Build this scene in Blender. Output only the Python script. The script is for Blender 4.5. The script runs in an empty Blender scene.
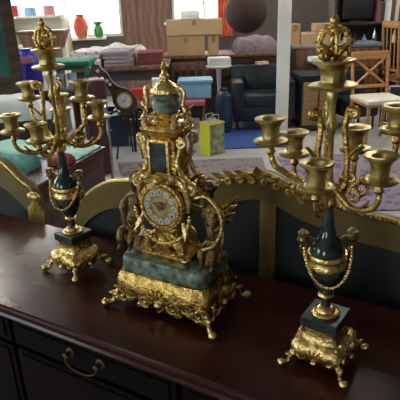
import bpy, bmesh, math, random
from mathutils import Vector, Matrix, Euler
random.seed(7)
PI = math.pi
R = math.radians
col = bpy.context.scene.collection
S = math.sin
Cc = math.cos

# ------------------------------------------------------------------ materials
def mat(name, base, rough=0.5, metal=0.0, var=0.0, scale=20.0, bump=0.0, bscale=60.0, base2=None,
        spec=0.5, coat=0.0, emit=None, wave=None, alpha=None):
    m = bpy.data.materials.new(name)
    m.use_nodes = True
    nt = m.node_tree
    b = nt.nodes['Principled BSDF']
    b.inputs['Base Color'].default_value = (*base, 1)
    b.inputs['Roughness'].default_value = rough
    b.inputs['Metallic'].default_value = metal
    b.inputs['Specular IOR Level'].default_value = spec
    b.inputs['Coat Weight'].default_value = coat
    tc = nt.nodes.new('ShaderNodeTexCoord')
    if base2 is not None:
        if wave:
            t = nt.nodes.new('ShaderNodeTexWave')
            t.wave_type = 'BANDS'
            t.bands_direction = wave
            t.inputs['Scale'].default_value = scale
            t.inputs['Distortion'].default_value = 6
            t.inputs['Detail'].default_value = 3
        else:
            t = nt.nodes.new('ShaderNodeTexNoise')
            t.inputs['Scale'].default_value = scale
            t.inputs['Detail'].default_value = 5
        nt.links.new(tc.outputs['Object'], t.inputs['Vector'])
        r = nt.nodes.new('ShaderNodeValToRGB')
        r.color_ramp.elements[0].color = (*base, 1)
        r.color_ramp.elements[1].color = (*base2, 1)
        r.color_ramp.elements[0].position = 0.35 if not wave else 0.1
        r.color_ramp.elements[1].position = 0.68 if not wave else 0.9
        nt.links.new(t.outputs[0], r.inputs[0])
        nt.links.new(r.outputs[0], b.inputs['Base Color'])
    if bump:
        n = nt.nodes.new('ShaderNodeTexNoise')
        n.inputs['Scale'].default_value = bscale
        n.inputs['Detail'].default_value = 4
        nt.links.new(tc.outputs['Object'], n.inputs['Vector'])
        u = nt.nodes.new('ShaderNodeBump')
        u.inputs['Strength'].default_value = bump
        u.inputs['Distance'].default_value = 0.01
        nt.links.new(n.outputs[0], u.inputs['Height'])
        nt.links.new(u.outputs[0], b.inputs['Normal'])
    if emit:
        b.inputs['Emission Color'].default_value = (*emit[0], 1)
        b.inputs['Emission Strength'].default_value = emit[1]
    return m

GOLD = mat('gilt_bronze', (0.38, 0.235, 0.06), 0.27, 1.0, base2=(0.90, 0.62, 0.19), scale=60, bump=0.42, bscale=120)
GOLD2 = mat('pale_gilt', (0.58, 0.40, 0.13), 0.27, 1.0, base2=(0.98, 0.76, 0.33), scale=70, bump=0.32, bscale=120)
BRASS = mat('old_brass', (0.66, 0.53, 0.22), 0.33, 1.0, base2=(0.36, 0.27, 0.09), scale=45, bump=0.2, bscale=120)
BRONZE = mat('dark_bronze', (0.36, 0.24, 0.09), 0.33, 1.0, base2=(0.10, 0.07, 0.035), scale=70, bump=0.6, bscale=150)
MARBLE = mat('green_marble', (0.02, 0.05, 0.035), 0.32, base2=(0.30, 0.38, 0.31), scale=60, coat=0.2)
DMARBLE = mat('dark_green_porcelain', (0.010, 0.022, 0.018), 0.13, base2=(0.035, 0.055, 0.045), scale=40, coat=0.4)
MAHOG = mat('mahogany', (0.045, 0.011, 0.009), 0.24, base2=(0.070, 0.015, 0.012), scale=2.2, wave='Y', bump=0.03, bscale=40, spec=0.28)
MAHOGD = mat('mahogany_front_shaded', (0.0045, 0.002, 0.0018), 0.6, spec=0.10, base2=(0.009, 0.0035, 0.003), scale=2.0, wave='Z')  # darker copy of the mahogany, with the front's shade put into the colour
GPAINT = mat('gilded_wood', (0.22, 0.155, 0.045), 0.5, 0.35, base2=(0.16, 0.11, 0.033), scale=9, bump=0.1)
GROPE = mat('gilded_carving', (0.72, 0.52, 0.18), 0.35, 0.8, base2=(0.42, 0.29, 0.09), scale=60, bump=0.3)
UPH = mat('dark_green_leather', (0.012, 0.018, 0.015), 0.6, base2=(0.018, 0.026, 0.022), scale=8)
PLM = mat('black_green_marble', (0.010, 0.020, 0.016), 0.38, base2=(0.04, 0.06, 0.05), scale=40)
ENAMEL = mat('white_enamel', (0.72, 0.70, 0.62), 0.25)
INK = mat('blue_black_enamel', (0.012, 0.016, 0.05), 0.3)
DWOOD = mat('dark_wood', (0.045, 0.026, 0.018), 0.45, base2=(0.08, 0.045, 0.03), scale=3, wave='Z')
BWOOD = mat('brown_wood', (0.14, 0.065, 0.035), 0.45, base2=(0.2, 0.1, 0.055), scale=3, wave='X')
OWOOD = mat('honey_wood', (0.42, 0.19, 0.06), 0.4, base2=(0.5, 0.25, 0.09), scale=5, wave='Z')
CREAM = mat('cream_paint', (0.72, 0.66, 0.50), 0.6)
WHITE = mat('white_paint', (0.8, 0.8, 0.76), 0.5)
COLW = mat('column_paint', (0.90, 0.89, 0.82), 0.55, bump=0.03)
CLOTHW = mat('white_cloth', (0.80, 0.83, 0.83), 0.85, bump=0.4, bscale=12)
MINT = mat('mint_cloth', (0.40, 0.74, 0.62), 0.7, base2=(0.52, 0.84, 0.73), scale=6, bump=0.5, bscale=14)  # lightened so that the window's glare sits in the cloth colour
TEAL = mat('teal_cloth', (0.05, 0.23, 0.22), 0.75, base2=(0.14, 0.40, 0.37), scale=9, bump=0.6, bscale=14)
CORAL = mat('coral_cloth', (0.50, 0.13, 0.08), 0.8)
RED = mat('red_lacquer', (0.55, 0.04, 0.035), 0.4)
REDC = mat('red_fabric', (0.72, 0.10, 0.06), 0.8, base2=(0.8, 0.25, 0.12), scale=4)
PINK = mat('rose_velvet', (0.46, 0.14, 0.17), 0.8)
PINKL = mat('pink_plastic', (0.62, 0.26, 0.30), 0.5)
CARD = mat('cardboard', (0.40, 0.25, 0.12), 0.8, base2=(0.47, 0.31, 0.16), scale=3)
CARD2 = mat('light_cardboard', (0.52, 0.36, 0.19), 0.8)
TAPE = mat('parcel_tape', (0.30, 0.17, 0.07), 0.35)
BLACKL = mat('black_leather', (0.016, 0.024, 0.028), 0.33, bump=0.25, bscale=18)
BLACK = mat('black_plastic', (0.012, 0.012, 0.014), 0.4)
CHROME = mat('chrome', (0.6, 0.63, 0.66), 0.2, 1.0)
SKYB = mat('light_blue_plastic', (0.20, 0.44, 0.62), 0.4, base2=(0.28, 0.52, 0.68), scale=5)
BLUEBAG = mat('blue_plastic_bag', (0.04, 0.04, 0.50), 0.35, bump=0.8, bscale=14)
NAVY = mat('navy_plastic', (0.015, 0.035, 0.07), 0.35, bump=0.6, bscale=10)
YEL = mat('yellow_paper', (0.80, 0.78, 0.03), 0.6)
GREENP = mat('green_print', (0.10, 0.20, 0.05), 0.6, base2=(0.50, 0.47, 0.33), scale=14)
GREENC = mat('green_baize', (0.05, 0.22, 0.14), 0.85)
GREEN = mat('green_plastic', (0.09, 0.35, 0.10), 0.5)
ORANGE = mat('orange_cover', (0.75, 0.28, 0.07), 0.6)
GREYF = mat('grey_carpet', (0.40, 0.385, 0.375), 0.9, base2=(0.47, 0.455, 0.445), scale=5)
BLUEF = mat('blue_carpet', (0.025, 0.075, 0.25), 0.95, base2=(0.035, 0.095, 0.30), scale=30)
WALLM = mat('off_white_wall', (0.45, 0.43, 0.39), 0.8)
PANEL = mat('brown_panelling', (0.17, 0.085, 0.055), 0.55, base2=(0.24, 0.13, 0.09), scale=3, wave='X')
WALLD = mat('brown_grey_wall', (0.12, 0.10, 0.085), 0.8)
WICK = mat('tan_weave', (0.36, 0.23, 0.10), 0.6, base2=(0.27, 0.165, 0.07), scale=25, wave='X')
BLUEG = mat('blue_glass', (0.28, 0.45, 0.75), 0.1)
MIRR = mat('green_pane', (0.04, 0.13, 0.10), 0.15, base2=(0.07, 0.19, 0.15), scale=3)
SPINE_W = mat('pale_spine', (0.62, 0.60, 0.55), 0.6)
SPINE_D = mat('dark_spine', (0.05, 0.045, 0.045), 0.5)
SPINE_R = mat('plum_spine', (0.18, 0.07, 0.08), 0.5)
DISH = mat('dark_brown_lacquer', (0.045, 0.020, 0.016), 0.75)
SEATC = mat('cream_seat', (0.82, 0.78, 0.66), 0.7)

def rugmat(name, cols, scale, metric='MANHATTAN', bgmix=None):
    m = bpy.data.materials.new(name)
    m.use_nodes = True
    nt = m.node_tree
    b = nt.nodes['Principled BSDF']
    b.inputs['Roughness'].default_value = 0.95
    b.inputs['Specular IOR Level'].default_value = 0.1
    tc = nt.nodes.new('ShaderNodeTexCoord')
    v = nt.nodes.new('ShaderNodeTexVoronoi')
    v.distance = metric
    v.inputs['Scale'].default_value = scale
    n = nt.nodes.new('ShaderNodeTexNoise')
    n.inputs['Scale'].default_value = scale * 0.8
    n.inputs['Detail'].default_value = 3
    a = nt.nodes.new('ShaderNodeMath')
    a.operation = 'ADD'
    r = nt.nodes.new('ShaderNodeValToRGB')
    r.color_ramp.interpolation = 'CONSTANT'
    e = r.color_ramp.elements
    while len(e) < len(cols):
        e.new(0.5)
    for i, c in enumerate(cols):
        e[i].position = 0.0 if i == 0 else 0.80 + 0.13 * (i - 1)
        e[i].color = (*c, 1)
    nt.links.new(tc.outputs['Object'], v.inputs['Vector'])
    nt.links.new(tc.outputs['Object'], n.inputs['Vector'])
    nt.links.new(v.outputs['Distance'], a.inputs[0])
    nt.links.new(n.outputs[0], a.inputs[1])
    nt.links.new(a.outputs[0], r.inputs[0])
    nt.links.new(r.outputs[0], b.inputs['Base Color'])
    return m

RUGP = rugmat('faded_rose_rug_pattern', [(0.20, 0.17, 0.19), (0.11, 0.09, 0.13), (0.23, 0.10, 0.11), (0.25, 0.22, 0.23)], 11)
RUGB = rugmat('blue_red_rug_pattern', [(0.19, 0.18, 0.25), (0.08, 0.09, 0.18), (0.30, 0.06, 0.10), (0.25, 0.22, 0.27)], 11)
RUGR = rugmat('red_rug_pattern', [(0.26, 0.05, 0.08), (0.30, 0.15, 0.18), (0.16, 0.05, 0.08), (0.32, 0.24, 0.24)], 11)
RUGC = rugmat('cream_check', [(0.62, 0.52, 0.50), (0.30, 0.14, 0.17), (0.50, 0.34, 0.36), (0.74, 0.70, 0.68)], 18)
RUGG = rugmat('purple_grey_weave', [(0.20, 0.15, 0.20), (0.45, 0.40, 0.42), (0.10, 0.07, 0.10), (0.30, 0.26, 0.28)], 18)
RUGD = rugmat('wine_weave', [(0.20, 0.055, 0.05), (0.12, 0.04, 0.05), (0.30, 0.18, 0.15), (0.25, 0.07, 0.07)], 12)
TEXT = rugmat('grey_rose_print', [(0.13, 0.09, 0.11), (0.24, 0.12, 0.13), (0.12, 0.10, 0.14), (0.22, 0.18, 0.20)], 24)

# ------------------------------------------------------------------ mesh builder
class MB:
    def __init__(self):
        self.bm = bmesh.new()
        self.mi = 0

    def _faces(self, fs):
        for f in fs:
            f.material_index = self.mi
            f.smooth = True

    def box(self, c, s, rz=0.0, rx=0.0, ry=0.0, bev=0.0, taper=None):
        M = Matrix.Translation(c) @ Euler((rx, ry, rz)).to_matrix().to_4x4()
        vs = []
        for z in (-.5, .5):
            k = taper if (taper and z > 0) else 1
            for x, y in ((-.5, -.5), (.5, -.5), (.5, .5), (-.5, .5)):
                vs.append(self.bm.verts.new(M @ Vector((x * s[0] * k, y * s[1] * k, z * s[2]))))
        idx = [(3, 2, 1, 0), (4, 5, 6, 7), (0, 1, 5, 4), (1, 2, 6, 5), (2, 3, 7, 6), (3, 0, 4, 7)]
        fs = [self.bm.faces.new([vs[i] for i in q]) for q in idx]
        for f in fs:
            f.material_index = self.mi
        if bev > 0:
            es = list({e for f in fs for e in f.edges})
            r = bmesh.ops.bevel(self.bm, geom=es, offset=bev, segments=2, affect='EDGES', profile=0.6)
            for f in r['faces']:
                f.material_index = self.mi
        return self

    def lathe(self, prof, n=24, c=(0, 0, 0), M=None, rib=0, amp=0.0, seg=None):
        M = M or Matrix.Translation(c)
        rings = []
        for r, z in prof:
            ring = []
            for i in range(n):
                a = 2 * PI * i / n
                rr = r * (1 + amp * Cc(rib * a)) if rib else r
                ring.append(M @ Vector((rr * Cc(a), rr * S(a), z)))
            rings.append(ring)
        self.loft(rings)
        return self

    def loft(self, rings, cap=True, closed=True):
        vr = [[self.bm.verts.new(p) for p in r] for r in rings]
        n = len(vr[0])
        fs = []
        for a, b in zip(vr[:-1], vr[1:]):
            for i in range(n if closed else n - 1):
                j = (i + 1) % n
                fs.append(self.bm.faces.new((a[i], a[j], b[j], b[i])))
        if cap:
            fs.append(self.bm.faces.new(list(reversed(vr[0]))))
            fs.append(self.bm.faces.new(vr[-1]))
        self._faces(fs)
        return self

    def tube(self, pts, rad, n=8, closed=False, flat=1.0):
        pts = [Vector(p) for p in pts]
        N = len(pts)
        if not hasattr(rad, '__len__'):
            rad = [rad] * N
        up = None
        rings = []
        for i, p in enumerate(pts):
            if closed:
                t = pts[(i + 1) % N] - pts[i - 1]
            else:
                t = pts[min(i + 1, N - 1)] - pts[max(i - 1, 0)]
            if t.length < 1e-9:
                t = Vector((0, 0, 1))
            t.normalize()
            if up is None:
                up = t.orthogonal().normalized()
            up = (up - t * up.dot(t))
            up = up.normalized() if up.length > 1e-6 else t.orthogonal().normalized()
            w = t.cross(up)
            rings.append([p + (up * Cc(2 * PI * k / n) + w * S(2 * PI * k / n) * flat) * rad[i] for k in range(n)])
        if closed:
            rings.append(rings[0])
            self.loft(rings, cap=False)
        else:
            self.loft(rings)
        return self

    def ball(self, c, r, n=10, m=7, M=None):
        if not hasattr(r, '__len__'):
            r = (r, r, r)
        c = Vector(c)
        rings = []
        for j in range(m):
            th = PI * (j + 0.02 if j == 0 else (j - 0.02 if j == m - 1 else j)) / (m - 1)
            ring = []
            for i in range(n):
                a = 2 * PI * i / n
                q = Vector((r[0] * S(th) * Cc(a), r[1] * S(th) * S(a), -r[2] * Cc(th)))
                if M:
                    q = M @ q
                ring.append(c + q)
            rings.append(ring)
        self.loft(rings)
        return self

    def prism(self, out, y0, y1, axis='y'):
        """outline in (x, z), pushed from y0 to y1"""
        f = (lambda x, z, y: Vector((x, y, z))) if axis == 'y' else (lambda x, z, y: Vector((x, z, y)))
        a = [self.bm.verts.new(f(x, z, y0)) for x, z in out]
        b = [self.bm.verts.new(f(x, z, y1)) for x, z in out]
        n = len(out)
        fs = [self.bm.faces.new(a), self.bm.faces.new(list(reversed(b)))]
        for i in range(n):
            j = (i + 1) % n
            fs.append(self.bm.faces.new((a[j], a[i], b[i], b[j])))
        for q in fs:
            q.material_index = self.mi
        return self

    def build(self, name, mats, parent=None, loc=None, rz=None, rot=None, smooth=40):
        bmesh.ops.recalc_face_normals(self.bm, faces=self.bm.faces[:])
        me = bpy.data.meshes.new(name)
        self.bm.to_mesh(me)
        self.bm.free()
        if not isinstance(mats, (list, tuple)):
            mats = [mats]
        for m in mats:
            me.materials.append(m)
        try:
            me.shade_smooth() if smooth else None
            if smooth:
                me.set_sharp_from_angle(angle=R(smooth))
        except Exception:
            pass
        o = bpy.data.objects.new(name, me)
        col.objects.link(o)
        if parent:
            o.parent = parent
        if loc is not None:
            o.location = loc
        if rz is not None:
            o.rotation_euler = (0, 0, rz)
        if rot is not None:
            o.rotation_euler = rot
        return o

def thing(name, label, cat, loc=(0, 0, 0), rz=0.0, group=None, rot=None):
    o = bpy.data.objects.new(name, None)
    o.empty_display_size = 0.05
    col.objects.link(o)
    o.location = loc
    o.rotation_euler = rot or (0, 0, rz)
    return tag(o, label, cat, group)

def tag(o, label, cat, group=None, kind=None):
    o['label'] = label
    o['category'] = cat
    if group:
        o['group'] = group
    if kind:
        o['kind'] = kind
    return o

def struct(o):
    o['kind'] = 'structure'
    return o

def copy_tree(o, parent=None):
    c = o.copy()
    col.objects.link(c)
    if parent:
        c.parent = parent
    for ch in [q for q in bpy.data.objects if q.parent == o]:
        copy_tree(ch, c)
    return c

def bez(p, n=12):
    """Catmull-Rom through the points"""
    P = [Vector(q) for q in p]
    P = [P[0] * 2 - P[1]] + P + [P[-1] * 2 - P[-2]]
    out = []
    for i in range(1, len(P) - 2):
        for k in range(n):
            t = k / n
            a, b, c, d = P[i - 1], P[i], P[i + 1], P[i + 2]
            out.append(0.5 * ((2 * b) + (c - a) * t + (2 * a - 5 * b + 4 * c - d) * t * t + (3 * b - a - 3 * c + d) * t ** 3))
    out.append(P[-2])
    return out

def spiral(c, ex, ez, r0, r1, a0, turns, n=22):
    c, ex, ez = Vector(c), Vector(ex), Vector(ez)
    pts = []
    for i in range(n + 1):
        t = i / n
        r = r0 + (r1 - r0) * t
        a = a0 + turns * 2 * PI * t
        pts.append(c + ex * (r * Cc(a)) + ez * (r * S(a)))
    return pts

def bead_chain(mb, pts, r, step):
    pts = [Vector(p) for p in pts]
    d = 0.0
    last = pts[0]
    k = 0
    for p in pts[1:]:
        while (p - last).length >= step:
            last = last + (p - last).normalized() * step
            rr = r * (1.0 if k % 2 else 0.78)
            mb.ball(last, rr, 6, 5)
            k += 1

def catenary(a, b, drop, n=16):
    a, b = Vector(a), Vector(b)
    return [a.lerp(b, t / n) + Vector((0, 0, -drop * (1 - (2 * t / n - 1) ** 2))) for t in range(n + 1)]

def leaf(mb, c, direction, up, L, W, T=0.004, curl_k=0.35):
    d = Vector(direction).normalized()
    u = Vector(up) - d * Vector(up).dot(d)
    u.normalize()
    s = d.cross(u)
    rings = []
    N = 7
    for i in range(N):
        t = i / (N - 1)
        w = W * S(PI * min(0.97, t * 0.9 + 0.08)) ** 0.8 * (1 - 0.25 * (i % 2))
        curl = u * (L * curl_k * t * t)
        cc = Vector(c) + d * (L * t) + curl
        rings.append([cc + s * w * Cc(a) + u * T * S(a) for a in [2 * PI * k / 6 for k in range(6)]])
    mb.loft(rings)

# ------------------------------------------------------------------ camera
cam_d = bpy.data.cameras.new('camera')
cam = bpy.data.objects.new('camera', cam_d)
col.objects.link(cam)
F_PX = 500.0
p = math.atan(200 / F_PX)
RL = R(-2)
Fv = Vector((0, Cc(p), -S(p)))
X0 = Vector((1, 0, 0))
U0 = Vector((0, S(p), Cc(p)))
Xv = X0 * Cc(RL) + U0 * S(RL)
Uv = -X0 * S(RL) + U0 * Cc(RL)
EYE = Vector((0, 0, 1.55))
cam.matrix_world = Matrix(((Xv.x, Uv.x, -Fv.x, EYE.x), (Xv.y, Uv.y, -Fv.y, EYE.y), (Xv.z, Uv.z, -Fv.z, EYE.z), (0, 0, 0, 1)))
cam_d.sensor_fit = 'HORIZONTAL'
cam_d.sensor_width = 36
cam_d.lens = 36 * F_PX / 400
cam_d.clip_start = 0.05
bpy.context.scene.camera = cam

def ray(x, y):
    return Fv * F_PX + Xv * (x - 200) + Uv * (200 - y)

def at(x, y, Y):
    """point seen at (x, y) of the photo, Y metres into the room"""
    d = ray(x, y)
    return EYE + d * (Y / d.y)

def onz(x, y, z):
    d = ray(x, y)
    return EYE + d * ((z - EYE.z) / d.z)

# frame of the sideboard: u along its front, d back from its front edge
TA = R(-30)
UV = Vector((Cc(TA), S(TA), 0))
BV = Vector((0.5, 0.8660, 0))
def TP(u, d, z=0.0):
    return UV * u + BV * (0.62 + d) + Vector((0, 0, z))

# ------------------------------------------------------------------ room
WX0, WX1, WY0, WY1, CZ = -5.0, 6.0, -3.0, 9.0, 3.0
b = MB(); b.box(((WX0 + WX1) / 2, (WY0 + WY1) / 2, -0.05), (WX1 - WX0, WY1 - WY0, 0.1))
struct(b.build('floor', GREYF, smooth=0))
b = MB(); b.box(((WX0 + WX1) / 2, (WY0 + WY1) / 2, CZ + 0.05), (WX1 - WX0, WY1 - WY0, 0.1))
struct(b.build('ceiling', WALLM, smooth=0))

def wall_with_openings(name, axis, pos, lo, hi, openings, m, th=0.14):
    """openings: list of (a0, a1, z0, z1) along the wall"""
    b = MB()
    cuts = sorted(openings)
    def seg(a0, a1, z0, z1):
        if a1 - a0 < 1e-4 or z1 - z0 < 1e-4:
            return
        c, s = (a0 + a1) / 2, a1 - a0
        if axis == 'x':
            b.box((c, pos, (z0 + z1) / 2), (s, th, z1 - z0))
        else:
            b.box((pos, c, (z0 + z1) / 2), (th, s, z1 - z0))
    cur = lo
    for a0, a1, z0, z1 in cuts:
        seg(cur, a0, 0, CZ)
        seg(a0, a1, 0, z0)
        seg(a0, a1, z1, CZ)
        cur = a1
    seg(cur, hi, 0, CZ)
    return struct(b.build(name, m, smooth=0))

GLASS = bpy.data.materials.new('window_glass')
GLASS.use_nodes = True
nt = GLASS.node_tree
nt.nodes.remove(nt.nodes['Principled BSDF'])
tr = nt.nodes.new('ShaderNodeBsdfTransparent')
tr.inputs[0].default_value = (0.96, 0.98, 0.98, 1)
gl = nt.nodes.new('ShaderNodeBsdfGlossy')
gl.inputs['Roughness'].default_value = 0.02
mx = nt.nodes.new('ShaderNodeMixShader')
mx.inputs[0].default_value = 0.06
nt.links.new(tr.outputs[0], mx.inputs[1])
nt.links.new(gl.outputs[0], mx.inputs[2])
nt.links.new(mx.outputs[0], nt.nodes['Material Output'].inputs[0])

winno = 0
def window(axis, pos, a0, a1, z0, z1, inward, bars=2):
    global winno
    winno += 1
    fr = thing(f'window_{winno}', '', '')
    del fr['label']; del fr['category']
    struct(fr)
    b = MB()
    def bx(a, z, sa, sz, t=0.06):
        if axis == 'x':
            b.box((a, pos, z), (sa, t, sz))
        else:
            b.box((pos, a, z), (t, sa, sz))
    w = 0.05
    bx((a0 + a1) / 2, z0 + w / 2, a1 - a0, w); bx((a0 + a1) / 2, z1 - w / 2, a1 - a0, w)
    bx(a0 + w / 2, (z0 + z1) / 2, w, z1 - z0 - 2 * w); bx(a1 - w / 2, (z0 + z1) / 2, w, z1 - z0 - 2 * w)
    for k in range(1, bars):
        bx(a0 + (a1 - a0) * k / bars, (z0 + z1) / 2, 0.04, z1 - z0 - 2 * w)
    b.build('window_frame', WHITE, fr, smooth=0)
    g = MB()
    if axis == 'x':
        g.box(((a0 + a1) / 2, pos + 0.01, (z0 + z1) / 2), (a1 - a0 - 0.08, 0.006, z1 - z0 - 0.08))
    else:
        g.box((pos + 0.01, (a0 + a1) / 2, (z0 + z1) / 2), (0.006, a1 - a0 - 0.08, z1 - z0 - 0.08))
    g.build('glass_pane', GLASS, fr, smooth=0)
    # daylight sampling portal in the opening
    L = bpy.data.lights.new('daylight_portal', 'AREA')
    L.shape = 'RECTANGLE'
    L.size = a1 - a0
    L.size_y = z1 - z0
    L.cycles.is_portal = True
    o = bpy.data.objects.new('daylight_portal', L)
    col.objects.link(o)
    o.location = ((a0 + a1) / 2, pos, (z0 + z1) / 2) if axis == 'x' else (pos, (a0 + a1) / 2, (z0 + z1) / 2)
    o.rotation_euler = Vector(inward).to_track_quat('-Z', 'Y').to_euler()

op_back = [(-3.1, at(122, 20, 9).x, 1.02, 2.6), (at(172, 10, 9).x, 0.72, 1.22, 2.6), (0.80, 1.18, 1.22, 2.6)]
wall_with_openings('wall_back', 'x', WY1 + 0.07, WX0, WX1, op_back, WALLD)
for a0, a1, z0, z1 in op_back:
    window('x', WY1 + 0.04, a0, a1, z0, z1, (0, -1, 0), 2 if a1 - a0 > 0.8 else 1)
op_left = [(-1.4, 0.2, 1.0, 2.6), (2.6, 4.6, 1.0, 2.6), (5.6, 7.8, 1.0, 2.6)]
wall_with_openings('wall_left', 'y', WX0 - 0.07, WY0, WY1, op_left, WALLM)
for a0, a1, z0, z1 in op_left:
    window('y', WX0 - 0.04, a0, a1, z0, z1, (1, 0, 0), 2)
wall_with_openings('wall_right', 'y', WX1 + 0.07, WY0, WY1, [], WALLD)
op_front_fill = [(-3.4, -2.0, 1.1, 2.5)]  # unseen window behind the camera, added to light the gilt fronts
wall_with_openings('wall_front', 'x', WY0 - 0.07, WX0, WX1, op_front_fill, WALLM)
for a0, a1, z0, z1 in op_front_fill:
    window('x', WY0 - 0.04, a0, a1, z0, z1, (0, 1, 0), 2)
b = MB(); pa, pb_ = at(123, 20, 9).x, at(171, 20, 9).x
b.box(((pa + pb_) / 2, WY1 - 0.02, 1.5), (pb_ - pa, 0.04, 2.96))
for k in range(5):
    b.box((pa + 0.06 + k * (pb_ - pa - 0.12) / 4, WY1 - 0.045, 1.5), (0.012, 0.012, 2.96))
struct(b.build('trim_1', PANEL, smooth=0))
b = MB(); b.box((-2.3, WY1 - 0.06, 1.0), (1.6, 0.12, 0.04))
struct(b.build('trim_2', WHITE, smooth=0))
b = MB(); b.box((0.3, WY1 - 0.06, 1.2), (1.6, 0.12, 0.04))
struct(b.build('trim_3', WHITE, smooth=0))

# unseen ceiling fluorescents, added to brighten the room behind
LAMPM = mat('fill_tube', (0.9, 0.9, 0.9), 0.5, emit=((1.0, 0.96, 0.90), 66.0))
LAMPD = mat('dim_fill_tube', (0.9, 0.9, 0.9), 0.5, emit=((1.0, 0.93, 0.78), 7.0))
fill_lamp_spots = [(-2.2, 4.2, 'added ceiling fill light nearest the left wall windows'), (1.5, 4.2, 'added ceiling fill light above the rugs in mid room'),
              (3.5, 4.2, 'added ceiling fill light nearest the wooden chair side'), (-2.2, 6.6, 'added ceiling fill light above the folded rugs'),
              (0.9, 6.8, 'added ceiling fill light above the black armchair'), (3.2, 7.0, 'added ceiling fill light above the bookshelves'),
              (-1.9, 0.2, 'added ceiling fill light to the left over the gilt clock, dimmer than the rest')]  # last one is an unseen dim lamp, added to light the gilt fronts
for i, (x, y, lab) in enumerate(fill_lamp_spots):
    t = thing('fill_ceiling_light', lab, 'light', (x, y, CZ), 0, 'added ceiling fill lights')
    b = MB(); b.box((0, 0, -0.03), (0.22, 1.3, 0.055), bev=0.008); b.build('fill_light_housing', WHITE, t)
    b = MB()
    b.tube([(-0.05, -0.6, -0.075), (-0.05, 0.6, -0.075)], 0.018)
    b.tube([(0.05, -0.6, -0.075), (0.05, 0.6, -0.075)], 0.018)
    b.build('fill_light_tube', LAMPM if i < 6 else LAMPD, t)

# ------------------------------------------------------------------ sideboard
def sideboard():
    u0, u1, dep = -1.415, 0.565, 0.40
    t = thing('sideboard', 'long dark mahogany sideboard with moulded top carrying the gilt clock set', 'sideboard', TP(u0, 0, 0), TA)
    W = u1 - u0
    b = MB()
    # moulded slab: section swept along front and both ends
    prof = [(0.012, 0.8735), (0.012, 0.875), (0.003, 0.877), (0.0, 0.883), (0.003, 0.889), (0.010, 0.892), (0.012, 0.897), (0.016, 0.900)]
    rings = []
    for k, z in prof:
        rings.append([Vector((k, k, z)), Vector((W - k, k, z)), Vector((W - k, dep - k * 0.2, z)), Vector((k, dep - k * 0.2, z))])
    b.loft(rings)
    b.build('sideboard_top', MAHOG, t, smooth=20)
    b = MB()
    b.box((W / 2, dep / 2 + 0.012, 0.4765), (W - 0.06, dep - 0.05, 0.791))
    b.box((W / 2, 0.024, 0.06), (W - 0.03, 0.03, 0.12), bev=0.006)
    for x in (0.02, W - 0.02):
        b.box((x + (0.02 if x < 1 else -0.02), 0.026, 0.47), (0.035, 0.02, 0.72), bev=0.004)
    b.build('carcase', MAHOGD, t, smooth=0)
    for cx in (0.06, W - 0.06):
        for cy in (0.06, dep - 0.05):
            m = MB(); m.lathe([(0.03, 0.08), (0.035, 0.06), (0.022, 0.035), (0.028, 0.018), (0.02, 0.0)], 14, (cx, cy, 0)); m.build('foot', MAHOGD, t)
    n = 4
    w = 0.468
    hnd = None
    for r_, (z0, z1) in enumerate(((0.800, 0.871), (0.46, 0.787), (0.135, 0.45))):
        for c in range(n):
            x0 = 0.056 + c * w
            zc = (z0 + z1) / 2
            hh = z1 - z0
            d = MB()
            d.box((0, 0, 0), (w - 0.012, 0.016, hh), bev=0.003)
            d.box((0, -0.009, 0), (w - 0.045, 0.006, hh - 0.022), bev=0.002)
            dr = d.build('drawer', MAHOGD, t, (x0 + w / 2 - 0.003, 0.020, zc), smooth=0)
            h = MB()
            for s in (-1, 1):
                h.lathe([(0.012, 0), (0.012, 0.002), (0.006, 0.004), (0.005, 0.014), (0.007, 0.018), (0.001, 0.021)], 12,
                        M=Matrix.Translation((s * 0.042, -0.0, 0.004)) @ Matrix.Rotation(R(90), 4, 'X'))
            h.tube(bez([(-0.040, -0.016, 0.004), (-0.040, -0.019, -0.010), (-0.018, -0.021, -0.020), (0.018, -0.021, -0.020), (0.040, -0.019, -0.010), (0.042, -0.016, 0.004)], 5), 0.0022, 6)
            h.build('handle', mat('dull_brass', (0.14, 0.10, 0.045), 0.45, 1.0) if not bpy.data.materials.get('dull_brass') else bpy.data.materials['dull_brass'], dr, (0, -0.012, 0.006))
    return t
sideboard()

# ------------------------------------------------------------------ gilt settee and armchair behind it (they face away)
def outline_uz(pts):
    out = []
    for x, y in pts:
        d = ray(x, y)
        n = BV
        k = ((0.62 + 0.46) - EYE.dot(n)) / d.dot(n)
        P = EYE + d * k
        out.append((P.dot(UV), P.z))
    return out

def smooth_line(pts, n=5):
    return [(v.x, v.z) for v in bez([(a, 0, c) for a, c in pts], n)]

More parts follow.
